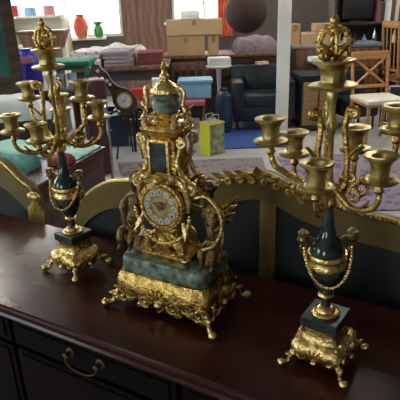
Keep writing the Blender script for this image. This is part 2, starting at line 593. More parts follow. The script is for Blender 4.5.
def gilt_seat(name, label, cat, top, u0, u1, stiles, rail_h, seat_z=0.40, depth=0.55, ropes=True):
    """top: crest contour from left to right as (u, z)"""
    um = (u0 + u1) / 2
    t = thing(name, label, cat, TP(um, 0.46, 0), TA)
    top = smooth_line(top, 5)
    top = [(u - um, z) for u, z in top]
    th = 0.042
    low = []
    for (u, z) in top:
        low.append((u, z - rail_h(u + um)))
    b = MB()
    # crest as a strip of the two contours, with thickness
    N = len(top)
    front, back = [], []
    ringset = []
    for i in range(N):
        (a, za), (c, zc) = top[i], low[i]
        ringset.append([Vector((a, -0.002, za - 0.006)), Vector((a, 0.006, za)), Vector((a, th - 0.006, za)), Vector((a, th, za - 0.006)), Vector((c, th, zc)), Vector((c, 0, zc))])
    b.loft(ringset)
    b.build('crest_rail', GPAINT, t, smooth=30)
    b = MB()
    b.tube([(u, 0.006, z + 0.001) for u, z in top], 0.0055, 6)
    if ropes:
        bead_chain(b, [(u, 0.0, z + 0.001) for u, z in top if u + um > -0.36 and u + um < 0.2], 0.0058, 0.010)
    b.build('carved_edge', GROPE, t)
    zb = 0.46
    def zlow(u):
        for (a, za), (c, zc) in zip(low[:-1], low[1:]):
            if a <= u <= c or c <= u <= a:
                return za + (zc - za) * ((u - a) / (c - a) if c != a else 0)
        return min(low[0][1], low[-1][1])
    for s in stiles:
        q = MB(); ss = s - um
        zt = zlow(ss) + 0.01
        q.box((ss, th / 2, (zb + zt) / 2), (0.045, th - 0.004, zt - zb), bev=0.004)
        q.build('stile', GPAINT, t)
    q = MB(); q.box((0, th / 2, 0.44), (u1 - u0 - 0.02, th, 0.07), bev=0.005); q.build('lower_rail', GPAINT, t)
    ed = [u0 + 0.01] + list(stiles) + [u1 - 0.01]
    ed = sorted(set(ed))
    for a, c in zip(ed[:-1], ed[1:]):
        if c - a < 0.08:
            continue
        a_, c_ = a - um, c - um
        n = 14
        outl = [(a_ + (c_ - a_) * i / n, zlow(a_ + (c_ - a_) * i / n) + 0.008) for i in range(n + 1)]
        outl = outl + [(c_, zb), (a_, zb)]
        q = MB(); q.prism(outl, 0.012, 0.05); q.build('upholstered_back', UPH, t, smooth=0)
    q = MB(); q.box((0, th + depth / 2, seat_z), (u1 - u0 - 0.03, depth, 0.06), bev=0.01); q.build('seat_frame', GPAINT, t)
    q = MB(); q.box((0, th + depth / 2, seat_z + 0.055), (u1 - u0 - 0.08, depth - 0.06, 0.07), bev=0.025); q.build('seat_cushion', UPH, t)
    for x in (-(u1 - u0) / 2 + 0.05, (u1 - u0) / 2 - 0.05):
        for y in (0.03, depth):
            q = MB()
            q.tube(bez([(x, y, seat_z), (x, y + 0.015 * (1 if y > 0.1 else -1), 0.28), (x, y, 0.12), (x, y + 0.02 * (1 if y > 0.1 else -1), 0.012)], 5),
                   [0.03 - 0.0009 * k for k in range(16)], 10)
            q.build('leg', GPAINT, t)
    return t

settop = outline_uz([(75, 222), (78, 206), (86, 195), (97, 187), (110, 182), (130, 181), (160, 182), (205, 183), (225, 180), (240, 175), (255, 173), (270, 176), (285, 184), (300, 192), (320, 200), (350, 211), (375, 218), (400, 224)])
# its right half mirrors the left about the middle stile
um = -0.43
uL = settop[0][0]
settop += [(0.05, 1.05), (0.15, 1.0), (0.205, 0.95), (0.228, 0.90)]
def rail_s(u):
    return 0.07 if -0.6 < u < 0.1 else (0.085 if u < -0.9 else 0.072)
gs = gilt_seat('gilt_settee', 'gilded settee turned away behind the sideboard, long carved crest over dark panels', 'settee', settop, uL, 0.228,
               [-0.43], rail_s, depth=0.45)
# leaf carving on its crest
q = MB()
um_s = (uL + 0.228) / 2
for i in range(17):
    s = (i - 8) / 8
    uu = -0.455 + s * 0.13
    zz = 1.146 - 0.030 * s * s - 0.010 * max(0, s)
    sg = 1 if s >= 0 else -1
    leaf(q, (uu - um_s, -0.004, zz - 0.006), (sg * 1.0, -0.15, 0.65 - 0.55 * (i % 2)), (0, -1, 0), 0.034, 0.008, 0.004, 0.2)
    if i % 2:
        q.tube(spiral((uu - um_s, -0.006, zz - 0.012), (sg, 0, 0), (0, 0, 1), 0.010, 0.003, PI, 1.2, 12), 0.0035, 6)
leaf(q, (-0.455 - um_s, -0.004, 1.140), (0, -0.1, 1), (0, -1, 0), 0.034, 0.014, 0.006, 0.3)
q.build('crest_carving', GROPE, gs)

chtop = outline_uz([(0, 163), (10, 172), (20, 182), (28, 188), (32, 197), (38, 215), (43, 236)])
lft = [(-1.83, 0.83), (-1.80, 0.93), (-1.74, 1.00), (-1.66, 1.04), (-1.56, 1.075), (-1.48, 1.075)]
ch = gilt_seat('gilt_armchair', 'gilded armchair back with down-curving shoulder at the left edge of the photo', 'chair',
               lft + chtop, -1.83, chtop[-1][0], [], lambda u: 0.095, ropes=False, depth=0.25)
um_c = (-1.83 + chtop[-1][0]) / 2
q = MB()
random.seed(3)
for k in range(7):
    u_ = chtop[-1][0] - um_c - 0.035 + 0.011 * k
    zt = 0.955 - 0.012 * abs(k - 3)
    q.tube(bez([(u_, -0.008, zt), (u_ + 0.004, -0.016, zt - 0.04), (u_ - 0.002, -0.012, zt - 0.085), (u_, -0.012, zt - 0.12 - 0.01 * (k % 3))], 4), 0.0042, 5)
q.ball((chtop[-1][0] - um_c, -0.012, 0.962), (0.03, 0.013, 0.016), 10, 6)
q.build('carved_tassel', GROPE, ch)

# ------------------------------------------------------------------ ornaments shared by clock and candelabra
def sq_ring(w, d, e, z, n=48, lob=0.0, k=8, ph=0.0, concave=0.0):
    out = []
    for i in range(n):
        a = 2 * PI * i / n
        c, s = Cc(a), S(a)
        r = (abs(c) ** e + abs(s) ** e) ** (-1 / e)
        r *= 1 + lob * Cc(k * a + ph)
        # side dents
        r *= 1 - concave * (0.5 + 0.5 * Cc(4 * a))
        out.append(Vector((c * r * w / 2, s * r * d / 2, z)))
    return out

def scroll_foot(name, parent, corner, direction, m, z_top, reach, rad):
    """leg that springs from a corner, runs outwards and turns up in a toe"""
    c = Vector(corner); d = Vector(direction).normalized()
    pts = bez([c + Vector((0, 0, z_top)), c + d * reach * 0.45 + Vector((0, 0, z_top * 0.75)), c + d * reach * 0.62 + Vector((0, 0, z_top * 0.35)),
               c + d * reach * 0.92 + Vector((0, 0, rad * 1.32)), c + d * reach * 1.1 + Vector((0, 0, rad * 1.36))], 5)
    n = len(pts)
    rr = [rad * (1.25 - 0.55 * math.sin(PI * i / (n - 1))) for i in range(n)]
    b = MB()
    b.tube(pts, rr, 10)
    b.ball(pts[-1], (rad * 1.35, rad * 1.35, rad * 1.33), 10, 6)
    leaf(b, c + d * reach * 0.1 + Vector((0, 0, z_top)), d + Vector((0, 0, -0.6)), d + Vector((0, 0, 1)), reach * 0.7, rad * 1.2, 0.003)
    return b.build(name, m, parent)

# ------------------------------------------------------------------ candelabra
def cup_mesh(b, s=1.0, z0=-0.022):
    prof = [(0.004, z0 - 0.006), (0.010, z0 - 0.004), (0.031, z0 + 0.002), (0.033, z0 + 0.006), (0.030, z0 + 0.008), (0.022, z0 + 0.008), (0.017, z0 + 0.012), (0.0165, z0 + 0.020),
            (0.0175, z0 + 0.028), (0.022, z0 + 0.036), (0.029, z0 + 0.040), (0.0295, z0 + 0.0435), (0.026, z0 + 0.0445), (0.016, z0 + 0.042), (0.012, z0 + 0.036), (0.010, z0 + 0.028)]
    return [(r * s, z0 + (z - z0) * s) for r, z in prof]

def candelabrum(loc, rz, label, low, high, world_axis, lean):
    e = (Matrix.Rotation(lean, 3, 'Y') @ Matrix.Rotation(rz, 3, 'Z')).to_euler()
    t = thing('candelabrum', label, 'candelabrum', loc, 0, 'pair of six arm candelabra', rot=e)
    # bombe base
    b = MB()
    rings = []
    H = [(0.021, 0.094, 0.02), (0.025, 0.104, 0.03), (0.034, 0.109, 0.03), (0.044, 0.107, 0.025), (0.052, 0.101, 0.02), (0.0565, 0.090, 0.012), (0.060, 0.076, 0.008), (0.068, 0.070, 0.012), (0.078, 0.067, 0.012), (0.085, 0.070, 0.0)]
    for z, w, lb in H:
        rings.append(sq_ring(w, w, 4.5, z, 64, lb, 16, 0.4, 0.05 if z < 0.058 else 0.01))
    # scalloped skirt
    for i, v in enumerate(rings[0]):
        a = 2 * PI * i / 64
        v.z -= 0.006 * (0.5 + 0.5 * Cc(4 * a)) + 0.002 * Cc(16 * a)
    b.loft(rings)
    for k in range(4):
        a = k * PI / 2
        dx, dy = Cc(a), S(a)
        # shell on each side, scrolls beside it
        for j in range(5):
            an = (j - 2) * 0.42
            sx = Vector((-dy, dx, 0))
            leaf(b, Vector((dx, dy, 0)) * 0.0500 + Vector((0, 0, 0.028)), Vector((0, 0, 1)) * Cc(an) + sx * S(an), Vector((dx, dy, 0)), 0.024, 0.0046, 0.003, 0.0)
        b.ball((dx * 0.052, dy * 0.052, 0.026), 0.006, 8, 5)
        for s in (-1, 1):
            sx = Vector((-dy, dx, 0)) * s
            b.tube(spiral(Vector((dx, dy, 0)) * 0.0505 + sx * 0.028 + Vector((0, 0, 0.036)), sx, (0, 0, 1), 0.012, 0.003, PI, 1.2, 16), 0.0024, 5)
        # corner acanthus
        a2 = a + PI / 4
        dd = Vector((Cc(a2), S(a2), 0))
        leaf(b, dd * 0.052 + Vector((0, 0, 0.058)), dd * 0.35 + Vector((0, 0, -1)), dd, 0.032, 0.010, 0.004, 0.1)
    b.build('base', GOLD2, t)
    for k in range(4):
        a2 = k * PI / 2 + PI / 4
        dd = Vector((Cc(a2), S(a2), 0))
        scroll_foot('foot', t, dd * 0.054, dd, GOLD2, 0.030, 0.028, 0.0066)
    b = MB(); b.box((0, 0, 0.095), (0.069, 0.069, 0.018), bev=0.0015); b.build('marble_plinth', PLM, t, smooth=0)
    b = MB()
    b.lathe([(0.025, 0.104), (0.026, 0.107), (0.024, 0.110), (0.018, 0.112), (0.017, 0.115), (0.012, 0.119), (0.008, 0.121), (0.001, 0.122)], 24, rib=12, amp=0.03)
    b.build('socle', GOLD2, t)
    # urn
    b = MB()
    b.lathe([(0.0095, 0.119), (0.006, 0.130), (0.009, 0.143), (0.013, 0.150), (0.019, 0.160), (0.0265, 0.175), (0.030, 0.190), (0.031, 0.205), (0.0315, 0.225),
             (0.030, 0.238), (0.026, 0.248), (0.0195, 0.257), (0.0145, 0.267), (0.012, 0.280), (0.0098, 0.300), (0.0085, 0.320), (0.009, 0.336), (0.001, 0.338)], 28)
    urn = b.build('urn', DMARBLE, t)
    b = MB()
    b.lathe([(0.030, 0.202), (0.034, 0.204), (0.035, 0.209), (0.033, 0.213), (0.0325, 0.219), (0.035, 0.222), (0.036, 0.227), (0.034, 0.231), (0.030, 0.232)], 28)
    b.build('gilt_band', GOLD2, t)
    b = MB()
    b.lathe([(0.013, 0.141), (0.015, 0.144), (0.012, 0.148)], 18)
    b.build('gilt_foot_ring', GOLD2, t)
    b = MB()
    b.lathe([(0.0105, 0.318), (0.013, 0.322), (0.012, 0.330), (0.010, 0.334)], 18, rib=6, amp=0.08)
    b.build('gilt_collar', GOLD2, t)
    # masks with handles, garland
    w = world_axis - rz
    ax = Vector((Cc(w), S(w), 0))
    for s in (-1, 1):
        m = MB()
        c = ax * s * 0.042 + Vector((0, 0, 0.258))
        m.ball(c, (0.0095, 0.0095, 0.012), 12, 9)
        m.ball(c + Vector((0, 0, 0.010)), (0.0105, 0.0105, 0.006), 10, 6)
        m.ball(c + ax * s * 0.009 + Vector((0, 0, -0.001)), (0.0025, 0.0025, 0.004), 6, 5)
        for e in (-1, 1):
            sd = Vector((-ax.y, ax.x, 0)) * e
            m.tube(spiral(c + sd * 0.009 + Vector((0, 0, 0.010)), sd, (0, 0, 1), 0.006, 0.002, PI, 1.3, 12), 0.002, 5)
        m.tube(bez([c + Vector((0, 0, -0.010)), c + ax * s * 0.002 + Vector((0, 0, -0.022)), c - ax * s * 0.006 + Vector((0, 0, -0.036)), c - ax * s * 0.008 + Vector((0, 0, -0.046))], 4), [0.006] * 4 + [0.0045] * 4 + [0.004] * 5, 7)
        m.tube(bez([c + Vector((0, 0, -0.004)), c - ax * s * 0.012 + Vector((0, 0, 0.0)), c - ax * s * 0.022 + Vector((0, 0, -0.006))], 4), 0.004, 6)
        m.build('mask_handle', BRONZE, t)
    g = MB()
    side = Vector((-ax.y, ax.x, 0))
    for e in (-1, 1):
        pts = []
        for i in range(33):
            th = PI * i / 32
            x = Cc(th); y = S(th)
            z = 0.250 - 0.072 * (S(th) ** 0.85)
            rr = 0.042 - 0.006 * y
            pts.append(ax * x * (0.041) + side * e * y * rr + Vector((0, 0, z)))
        bead_chain(g, pts, 0.0042, 0.0052)
    g.build('garland', GOLD2, t)
    # stem
    b = MB()
    b.lathe([(0.008, 0.333), (0.013, 0.338), (0.016, 0.347), (0.012, 0.356), (0.006, 0.362), (0.0045, 0.385), (0.008, 0.392), (0.0045, 0.400), (0.0045, 0.440), (0.008, 0.448), (0.0095, 0.456),
             (0.006, 0.466), (0.0045, 0.475), (0.006, 0.492), (0.009, 0.505), (0.006, 0.512), (0.001, 0.513)], 16)
    for k in range(6):
        a = k * PI / 3
        d = Vector((Cc(a), S(a), 0))
        leaf(b, d * 0.010 + Vector((0, 0, 0.352)), d + Vector((0, 0, -1.2)), d, 0.030, 0.006, 0.003)
    b.build('stem', BRASS, t)
    # upright volutes
    for k in range(3):
        a = world_axis - rz + R(-150) + k * 2 * PI / 3
        d = Vector((Cc(a), S(a), 0))
        b = MB()
        pts = bez([d * 0.012 + Vector((0, 0, 0.344)), d * 0.026 + Vector((0, 0, 0.362)), d * 0.027 + Vector((0, 0, 0.41)), d * 0.022 + Vector((0, 0, 0.455)), d * 0.026 + Vector((0, 0, 0.480))], 6)
        pts += spiral(d * 0.034 + Vector((0, 0, 0.478)), d, (0, 0, 1), 0.0085, 0.003, PI * 0.9, -1.0, 14)
        b.tube(pts, 0.0054, 7)
        b.tube(spiral(d * 0.034 + Vector((0, 0, 0.372)), d, (0, 0, 1), 0.010, 0.002, PI, -1.2, 14), 0.003, 6)
        leaf(b, d * 0.028 + Vector((0, 0, 0.40)), d * 0.3 + Vector((0, 0, 1)), d, 0.034, 0.006, 0.003)
        b.build('volute', GOLD, t)
    # arms
    def arm(az, r, z, up):
        a = R(az) - rz
        d = Vector((Cc(a), S(a), 0))
        sd = Vector((-d.y, d.x, 0))
        b = MB()
        Z = lambda q: Vector((0, 0, q))
        zb = z - 0.028
        if up:
            P = [d * 0.010 + Z(0.352), d * 0.032 + Z(0.350), d * 0.052 + Z(0.366), d * (r * 0.72) + Z(0.376), d * (r - 0.006) + Z(0.392), d * r + Z(0.415), d * r + Z(zb)]
        else:
            P = [d * 0.010 + Z(0.350), d * 0.030 + Z(0.334), d * (r * 0.55) + Z(0.326), d * (r * 0.85) + Z(0.334), d * r + Z(0.352), d * r + Z(zb)]
        pts = bez(P, 6)
        n = len(pts)
        b.tube(pts, [0.0062 - 0.0018 * i / n for i in range(n)], 8)
        b.tube(spiral(d * (r * 0.5) + Z(0.352 if not up else 0.348), d, (0, 0, 1), 0.014, 0.003, -PI / 2, 1.2, 16), 0.0032, 6)
        leaf(b, d * (r * 0.62) + Z(0.330 if not up else 0.372), d + Z(0.4), Z(1), 0.024, 0.006, 0.003)
        b.lathe([(0.005, zb - 0.012), (0.008, zb - 0.007), (0.005, zb), (0.008, zb + 0.003)], 10, (d.x * r, d.y * r, 0))
        o = b.build('arm', GOLD, t)
        c = MB()
        c.lathe([(q * 0.86, zz) for q, zz in cup_mesh(None, 1.0, z - 0.022)], 24, (d.x * r, d.y * r, 0))
        c.build('candle_cup', BRASS, o)
    for q_ in low:
        arm(*q_, False)
    for q_ in high:
        arm(*q_, True)
    c = MB(); c.lathe([(q * 1.14, zz) for q, zz in cup_mesh(None, 1.0, 0.514)], 26); c.build('centre_cup', BRASS, t)
    # wreath with flame finial
    b = MB()
    vx = ax
    for s in (-1, 1):
        pts = [vx * s * 0.005 + Vector((0, 0, 0.558))]
        pts = bez([vx * s * 0.005 + Vector((0, 0, 0.556)), vx * s * 0.019 + Vector((0, 0, 0.563)), vx * s * 0.0225 + Vector((0, 0, 0.580)), vx * s * 0.017 + Vector((0, 0, 0.597)), vx * s * 0.006 + Vector((0, 0, 0.604))], 5)
        b.tube(pts, 0.0042, 6)
        bead_chain(b, pts, 0.0056, 0.008)
        b.tube(bez([vx * s * 0.003 + Vector((0, 0, 0.556)), vx * s * 0.011 + Vector((0, 0, 0.572)), -vx * s * 0.004 + Vector((0, 0, 0.584)), vx * s * 0.008 + Vector((0, 0, 0.598))], 5), 0.003, 6)
    sd = Vector((-vx.y, vx.x, 0))
    for s in (-1, 1):
        pts = bez([sd * s * 0.005 + Vector((0, 0, 0.556)), sd * s * 0.017 + Vector((0, 0, 0.566)), sd * s * 0.017 + Vector((0, 0, 0.590)), sd * s * 0.005 + Vector((0, 0, 0.603))], 4)
        b.tube(pts, 0.003, 6)
    b.lathe([(0.016, 0.548), (0.014, 0.553), (0.007, 0.556), (0.005, 0.562), (0.001, 0.563)], 16)
    b.lathe([(0.003, 0.594), (0.009, 0.598), (0.010, 0.602), (0.006, 0.606), (0.0045, 0.608), (0.007, 0.612), (0.0065, 0.616), (0.003, 0.621), (0.0005, 0.624)], 12)
    leaf(b, vx * 0.003 + Vector((0, 0, 0.560)), vx * 0.5 + Vector((0, 0, 1)), vx, 0.034, 0.009, 0.006)
    leaf(b, -vx * 0.003 + Vector((0, 0, 0.560)), -vx * 0.5 + Vector((0, 0, 1)), -vx, 0.034, 0.009, 0.006)
    b.build('wreath_finial', GOLD, t)
    return t

RC = onz(326, 359, 0.9)
LC = onz(79, 267, 0.9)
candelabrum((RC.x - 0.004, RC.y, 0.9025), R(-36), 'gilt and dark green candelabrum on the right, nearer the camera, its base pale gold', 
            [(-117, 0.092, 0.402), (-53, 0.092, 0.404), (48, 0.090, 0.412), (119, 0.090, 0.408)], [(-8, 0.100, 0.463), (171, 0.096, 0.450)], R(-4), R(-1.9))
candelabrum((LC.x - 0.002, LC.y, 0.9012), R(-37), 'gilt and dark green candelabrum on the left, farther back beside the curved armchair', 
            [(-150, 0.102, 0.402), (-102, 0.095, 0.388), (14, 0.100, 0.410), (97, 0.090, 0.420)], [(140, 0.10, 0.456), (-32, 0.094, 0.470)], R(-20), R(-0.5))

# ------------------------------------------------------------------ clock
def skin_figure(name, verts, edges, radii, m, parent, sub=2, root=0):
    me = bpy.data.meshes.new(name)
    me.from_pydata(verts, edges, [])
    me.materials.append(m)
    o = bpy.data.objects.new(name, me)
    col.objects.link(o)
    o.parent = parent
    sk = o.modifiers.new('skin', 'SKIN')
    sk.use_smooth_shade = True
    lay = me.skin_vertices[0].data if me.skin_vertices else None
    if lay is None:
        bpy.context.view_layer.objects.active = o
        bpy.ops.mesh.customdata_skin_add()
        lay = me.skin_vertices[0].data
    for i, r in enumerate(radii):
        lay[i].radius = (r, r)
        lay[i].use_root = (i == root)
    s = o.modifiers.new('sub', 'SUBSURF')
    s.levels = sub
    s.render_levels = sub
    return o

def clock():
    c = onz(178, 300, 0.9)
    t = thing('mantel_clock', 'tall ornate gilt mantel clock with urn top on green marble slab, cherubs each side', 'clock', (c.x - 0.001, c.y - 0.009, 0.9002), TA)
    # base: a lobed long box with a scalloped skirt
    b = MB()
    H = [(0.024, 0.234, 0.140, 0.02), (0.029, 0.243, 0.150, 0.022), (0.040, 0.249, 0.157, 0.022), (0.054, 0.252, 0.159, 0.018), (0.068, 0.251, 0.158, 0.014), (0.080, 0.245, 0.152, 0.010), (0.087, 0.234, 0.142, 0.004), (0.094, 0.230, 0.140, 0.0)]
    rings = []
    for z, w, d, lb in H:
        rings.append(sq_ring(w, d, 5.0, z, 96, lb, 18, 0.3, 0.05))
    for i, v in enumerate(rings[0]):
        a = 2 * PI * i / 96
        v.z -= 0.010 * max(0.0, Cc(4 * a)) + 0.003 * Cc(24 * a)
    b.loft(rings)
    b.build('base', GOLD, t)
    b = MB()
    # relief: scroll work and leaves on front and sides, mask in the middle
    for sy, L, nrm, tan, off in ((0, 0.23, Vector((0, -1, 0)), Vector((1, 0, 0)), 0.0735), (1, 0.13, Vector((1, 0, 0)), Vector((0, 1, 0)), 0.1195),
                                 (2, 0.13, Vector((-1, 0, 0)), Vector((0, -1, 0)), 0.1195), (3, 0.23, Vector((0, 1, 0)), Vector((-1, 0, 0)), 0.0735)):
        ctr = nrm * off
        for j in range(7):
            an = (j - 3) * 0.4
            leaf(b, ctr + Vector((0, 0, 0.040)), Vector((0, 0, 1)) * Cc(an) + tan * S(an), nrm, 0.034, 0.0065, 0.004, 0.06)
        b.ball(ctr + nrm * 0.003 + Vector((0, 0, 0.036)), (0.010, 0.010, 0.010), 10, 7)
        leaf(b, ctr + Vector((0, 0, 0.036)), Vector((0, 0, -1)), nrm, 0.020, 0.012, 0.004, 0.0)
        ks = (1, 2, 3) if L > 0.2 else (1,)
        for s in (-1, 1):
            for k in ks:
                cc = ctr + tan * s * (0.006 + 0.031 * k) + Vector((0, 0, 0.046 - 0.008 * (k % 2))) + nrm * 0.002
                b.tube(spiral(cc, tan * s, (0, 0, 1), 0.017, 0.003, PI, 1.4 * (1 if k % 2 else -1), 20), [0.0042 - 0.0001 * q for q in range(21)], 6)
                leaf(b, cc + Vector((0, 0, -0.012)), tan * s + Vector((0, 0, -0.15)), nrm, 0.022, 0.008, 0.004, 0.0)
                leaf(b, cc + Vector((0, 0, 0.012)), tan * s + Vector((0, 0, 0.3)), nrm, 0.020, 0.006, 0.004, 0.05)
    b.build('relief_ornament', GOLD2, t)
    for sx in (-1, 1):
        for sy in (-1, 1):
            d = Vector((sx * 0.9, sy * 0.7, 0)).normalized()
            scroll_foot('foot', t, (sx * 0.105, sy * 0.060, 0), d, GOLD2, 0.042, 0.040, 0.0080)
    # marble slab with lobed corners
    b = MB()
    rings = [sq_ring(0.212, 0.124, 6, z, 80, 0.0, 8, 0, q) for z, q in ((0.094, 0.02), (0.097, 0.0), (0.120, 0.0), (0.126, 0.02), (0.129, 0.05))]
    b.loft(rings)
    for sx in (-1, 1):
        for sy in (-1, 1):
            b.lathe([(0.001, 0.0945), (0.022, 0.095), (0.0235, 0.098), (0.0235, 0.119), (0.021, 0.126), (0.015, 0.131), (0.001, 0.132)], 20, (sx * 0.084, sy * 0.042, 0))
    b.build('marble_slab', MARBLE, t)
    # pedestal under the drum
    b = MB()
    rings = [sq_ring(w, d, 5, z, 48, lb, 12, 0, 0.04) for z, w, d, lb in ((0.129, 0.110, 0.082, 0), (0.138, 0.112, 0.084, 0), (0.142, 0.098, 0.074, 0.01), (0.152, 0.078, 0.062, 0.02), (0.168, 0.062, 0.056, 0.02), (0.19, 0.058, 0.056, 0.01), (0.216, 0.06, 0.058, 0))]
    b.loft(rings)
    for s in (-1, 1):
        for y in (-0.036, 0.02):
            b.tube(bez([(s * 0.018, y, 0.195), (s * 0.038, y, 0.182), (s * 0.046, y, 0.162), (s * 0.040, y, 0.148)], 5) + spiral((s * 0.050, y, 0.146), (s, 0, 0), (0, 0, 1), 0.012, 0.003, PI, 1.3, 14), 0.006, 7)
        leaf(b, (s * 0.03, -0.040, 0.150), (s, 0, 0.2), (0, -1, 0), 0.034, 0.009, 0.005)
    for j in range(5):
        an = (j - 2) * 0.5
        leaf(b, (0, -0.036, 0.142), Vector((0, 0, 1)) * Cc(an) + Vector((1, 0, 0)) * S(an), (0, -1, 0), 0.030, 0.007, 0.004)
    b.build('pedestal', GOLD, t)
    # drum
    zc = 0.242
    RX = Matrix.Translation((0, 0, zc)) @ Matrix.Rotation(R(90), 4, 'X')   # +Z of the profile looks to the front (-Y)
    b = MB()
    b.lathe([(0.001, -0.040), (0.044, -0.040), (0.050, -0.034), (0.050, 0.026), (0.054, 0.032), (0.055, 0.038), (0.052, 0.043), (0.048, 0.044), (0.046, 0.047), (0.043, 0.047), (0.0405, 0.042), (0.001, 0.041)], 48, M=RX)
    for k in range(32):
        a = 2 * PI * k / 32
        b.ball((0.0505 * Cc(a), -0.042, zc + 0.0505 * S(a)), 0.0032, 6, 5)
    b.build('clock_drum', GOLD, t, (0, 0, 0.014))
    b = MB()
    b.lathe([(0.001, 0.0405), (0.0405, 0.0405), (0.0405, 0.0435), (0.024, 0.0435), (0.023, 0.0425), (0.001, 0.0425)], 40, M=RX)
    for k in range(12):
        a = 2 * PI * (k + 0.5) / 12
        b.ball((0.031 * Cc(a), -0.0437, zc + 0.031 * S(a)), (0.0015, 0.001, 0.0015), 5, 4)
    dial = b.build('dial', BRASS, t, (0, 0, 0.014))
    b = MB(); b.lathe([(0.001, 0.0425), (0.012, 0.0425), (0.012, 0.0440), (0.001, 0.0445)], 24, M=RX); b.build('dial_centre', BRONZE, dial)
    nums = ['XII', 'I', 'II', 'III', 'IIII', 'V', 'VI', 'VII', 'VIII', 'IX', 'X', 'XI']
    for k, s in enumerate(nums):
        a = PI / 2 - k * PI / 6
        b = MB()
        Mx = Matrix.Translation((0.0325 * Cc(a), -0.0440, zc + 0.0325 * S(a))) @ Matrix.Rotation(-(a - PI / 2), 4, 'Y')
        ring0, ring1 = [], []
        for i in range(16):
            q = 2 * PI * i / 16
            rr = 1 + 0.08 * Cc(4 * q)
            ring0.append(Mx @ Vector((0.0068 * rr * Cc(q), 0.001, 0.0070 * rr * S(q))))
            ring1.append(Mx @ Vector((0.0062 * rr * Cc(q), -0.0012, 0.0064 * rr * S(q))))
        b.loft([ring0, ring1])
        # the numeral as strokes
        b.mi = 1
        glyph_w = {'I': 0.0016, 'V': 0.0034, 'X': 0.0034}
        tot = sum(glyph_w[g] for g in s)
        sc = min(1.0, 0.0098 / tot)
        x = -tot * sc / 2
        hh = 0.0034
        def stroke(x0, z0, x1, z1, w=0.00075):
            A = Mx @ Vector((x0, -0.0016, z0)); B = Mx @ Vector((x1, -0.0016, z1))
            b.tube([A, B], w / 2 * 1.2, 4)
        for g in s:
            w = glyph_w[g] * sc
            if g == 'I':
                stroke(x + w / 2, -hh, x + w / 2, hh)
            elif g == 'V':
                stroke(x + w * 0.1, hh, x + w / 2, -hh); stroke(x + w * 0.9, hh, x + w / 2, -hh, 0.0005)
            else:
                stroke(x + w * 0.1, hh, x + w * 0.9, -hh); stroke(x + w * 0.9, hh, x + w * 0.1, -hh, 0.0005)
            x += w
        b.build('numeral_plaque', [ENAMEL, INK], dial)
    for nm, L, ang in (('hour_hand', 0.018, R(150)), ('minute_hand', 0.027, R(35))):
        b = MB()
        d = Vector((Cc(ang), 0, S(ang)))
        y = -0.0472 if L < 0.02 else -0.0484
        b.tube([Vector((0, y, zc)) - d * 0.004, Vector((0, y, zc)) + d * L * 0.6, Vector((0, y, zc)) + d * L * 0.75, Vector((0, y, zc)) + d * L], [0.0008, 0.0008, 0.0018, 0.0003], 6, flat=0.5)
        b.ball((0, y, zc), 0.0018, 8, 5)
        b.build(nm, INK, dial)
    # swag and scrolls around the drum
    b = MB()
    for rr, dz in ((0.064, -0.008),):
        pts = []
        for i in range(41):
            a = R(175) + R(190) * i / 40
            pts.append((rr * 1.05 * Cc(a), -0.046 + 0.006 * abs(Cc(a)), zc + dz + rr * 1.12 * S(a) * (1.0 if S(a) < 0 else 0.4)))
        bead_chain(b, pts, 0.0050, 0.0066)
    b.build('garland', GOLD2, t, (0, 0, 0.012))
    b = MB()
    for s in (-1, 1):
        b.tube(bez([(s * 0.014, -0.034, 0.300), (s * 0.034, -0.036, 0.306), (s * 0.052, -0.034, 0.288), (s * 0.060, -0.030, 0.262), (s * 0.056, -0.028, 0.235)], 5), [0.0065] * 21, 8)
        b.tube(spiral((s * 0.046, -0.036, 0.300), (s, 0, 0), (0, 0, 1), 0.014, 0.003, -PI / 2, 1.4, 16), 0.004, 6)
        leaf(b, (s * 0.012, -0.044, 0.298), (s, 0, 0.35), (0, -1, 0), 0.036, 0.010, 0.004)
        leaf(b, (s * 0.050, -0.040, 0.215), (s * 0.4, 0, -1), (0, -1, 0), 0.036, 0.009, 0.004)
    for j in range(5):
        an = (j - 2) * 0.55
        leaf(b, (0, -0.044, 0.294), Vector((0, 0, 1)) * Cc(an) + Vector((1, 0, 0)) * S(an), (0, -1, 0), 0.026, 0.006, 0.004)
    b.ball((0, -0.050, 0.300), 0.0085, 10, 7)
    b.build('drum_ornament', GOLD2, t, (0, 0, 0.014))
    # tower
    b = MB()
    rings = [sq_ring(w, d, 9, z, 48) for z, w, d in ((0.283, 0.094, 0.076), (0.296, 0.088, 0.070), (0.302, 0.072, 0.058), (0.330, 0.066, 0.054), (0.392, 0.062, 0.052), (0.398, 0.068, 0.056), (0.402, 0.080, 0.066), (0.408, 0.084, 0.070), (0.414, 0.092, 0.078), (0.420, 0.086, 0.072), (0.426, 0.064, 0.056))]
    b.loft(rings)
    b.build('tower', GOLD, t)
    b = MB(); b.box((-0.004, -0.0280, 0.358), (0.040, 0.008, 0.064), bev=0.001); b.build('marble_panel', DMARBLE, t, smooth=0)
    b = MB()
    for s in (-1, 1):
        b.box((-0.004 + s * 0.0225, -0.030, 0.354), (0.006, 0.010, 0.078), bev=0.0015)
    b.box((-0.004, -0.030, 0.391), (0.05, 0.010, 0.006), bev=0.0015)
    b.build('panel_frame', GOLD2, t)
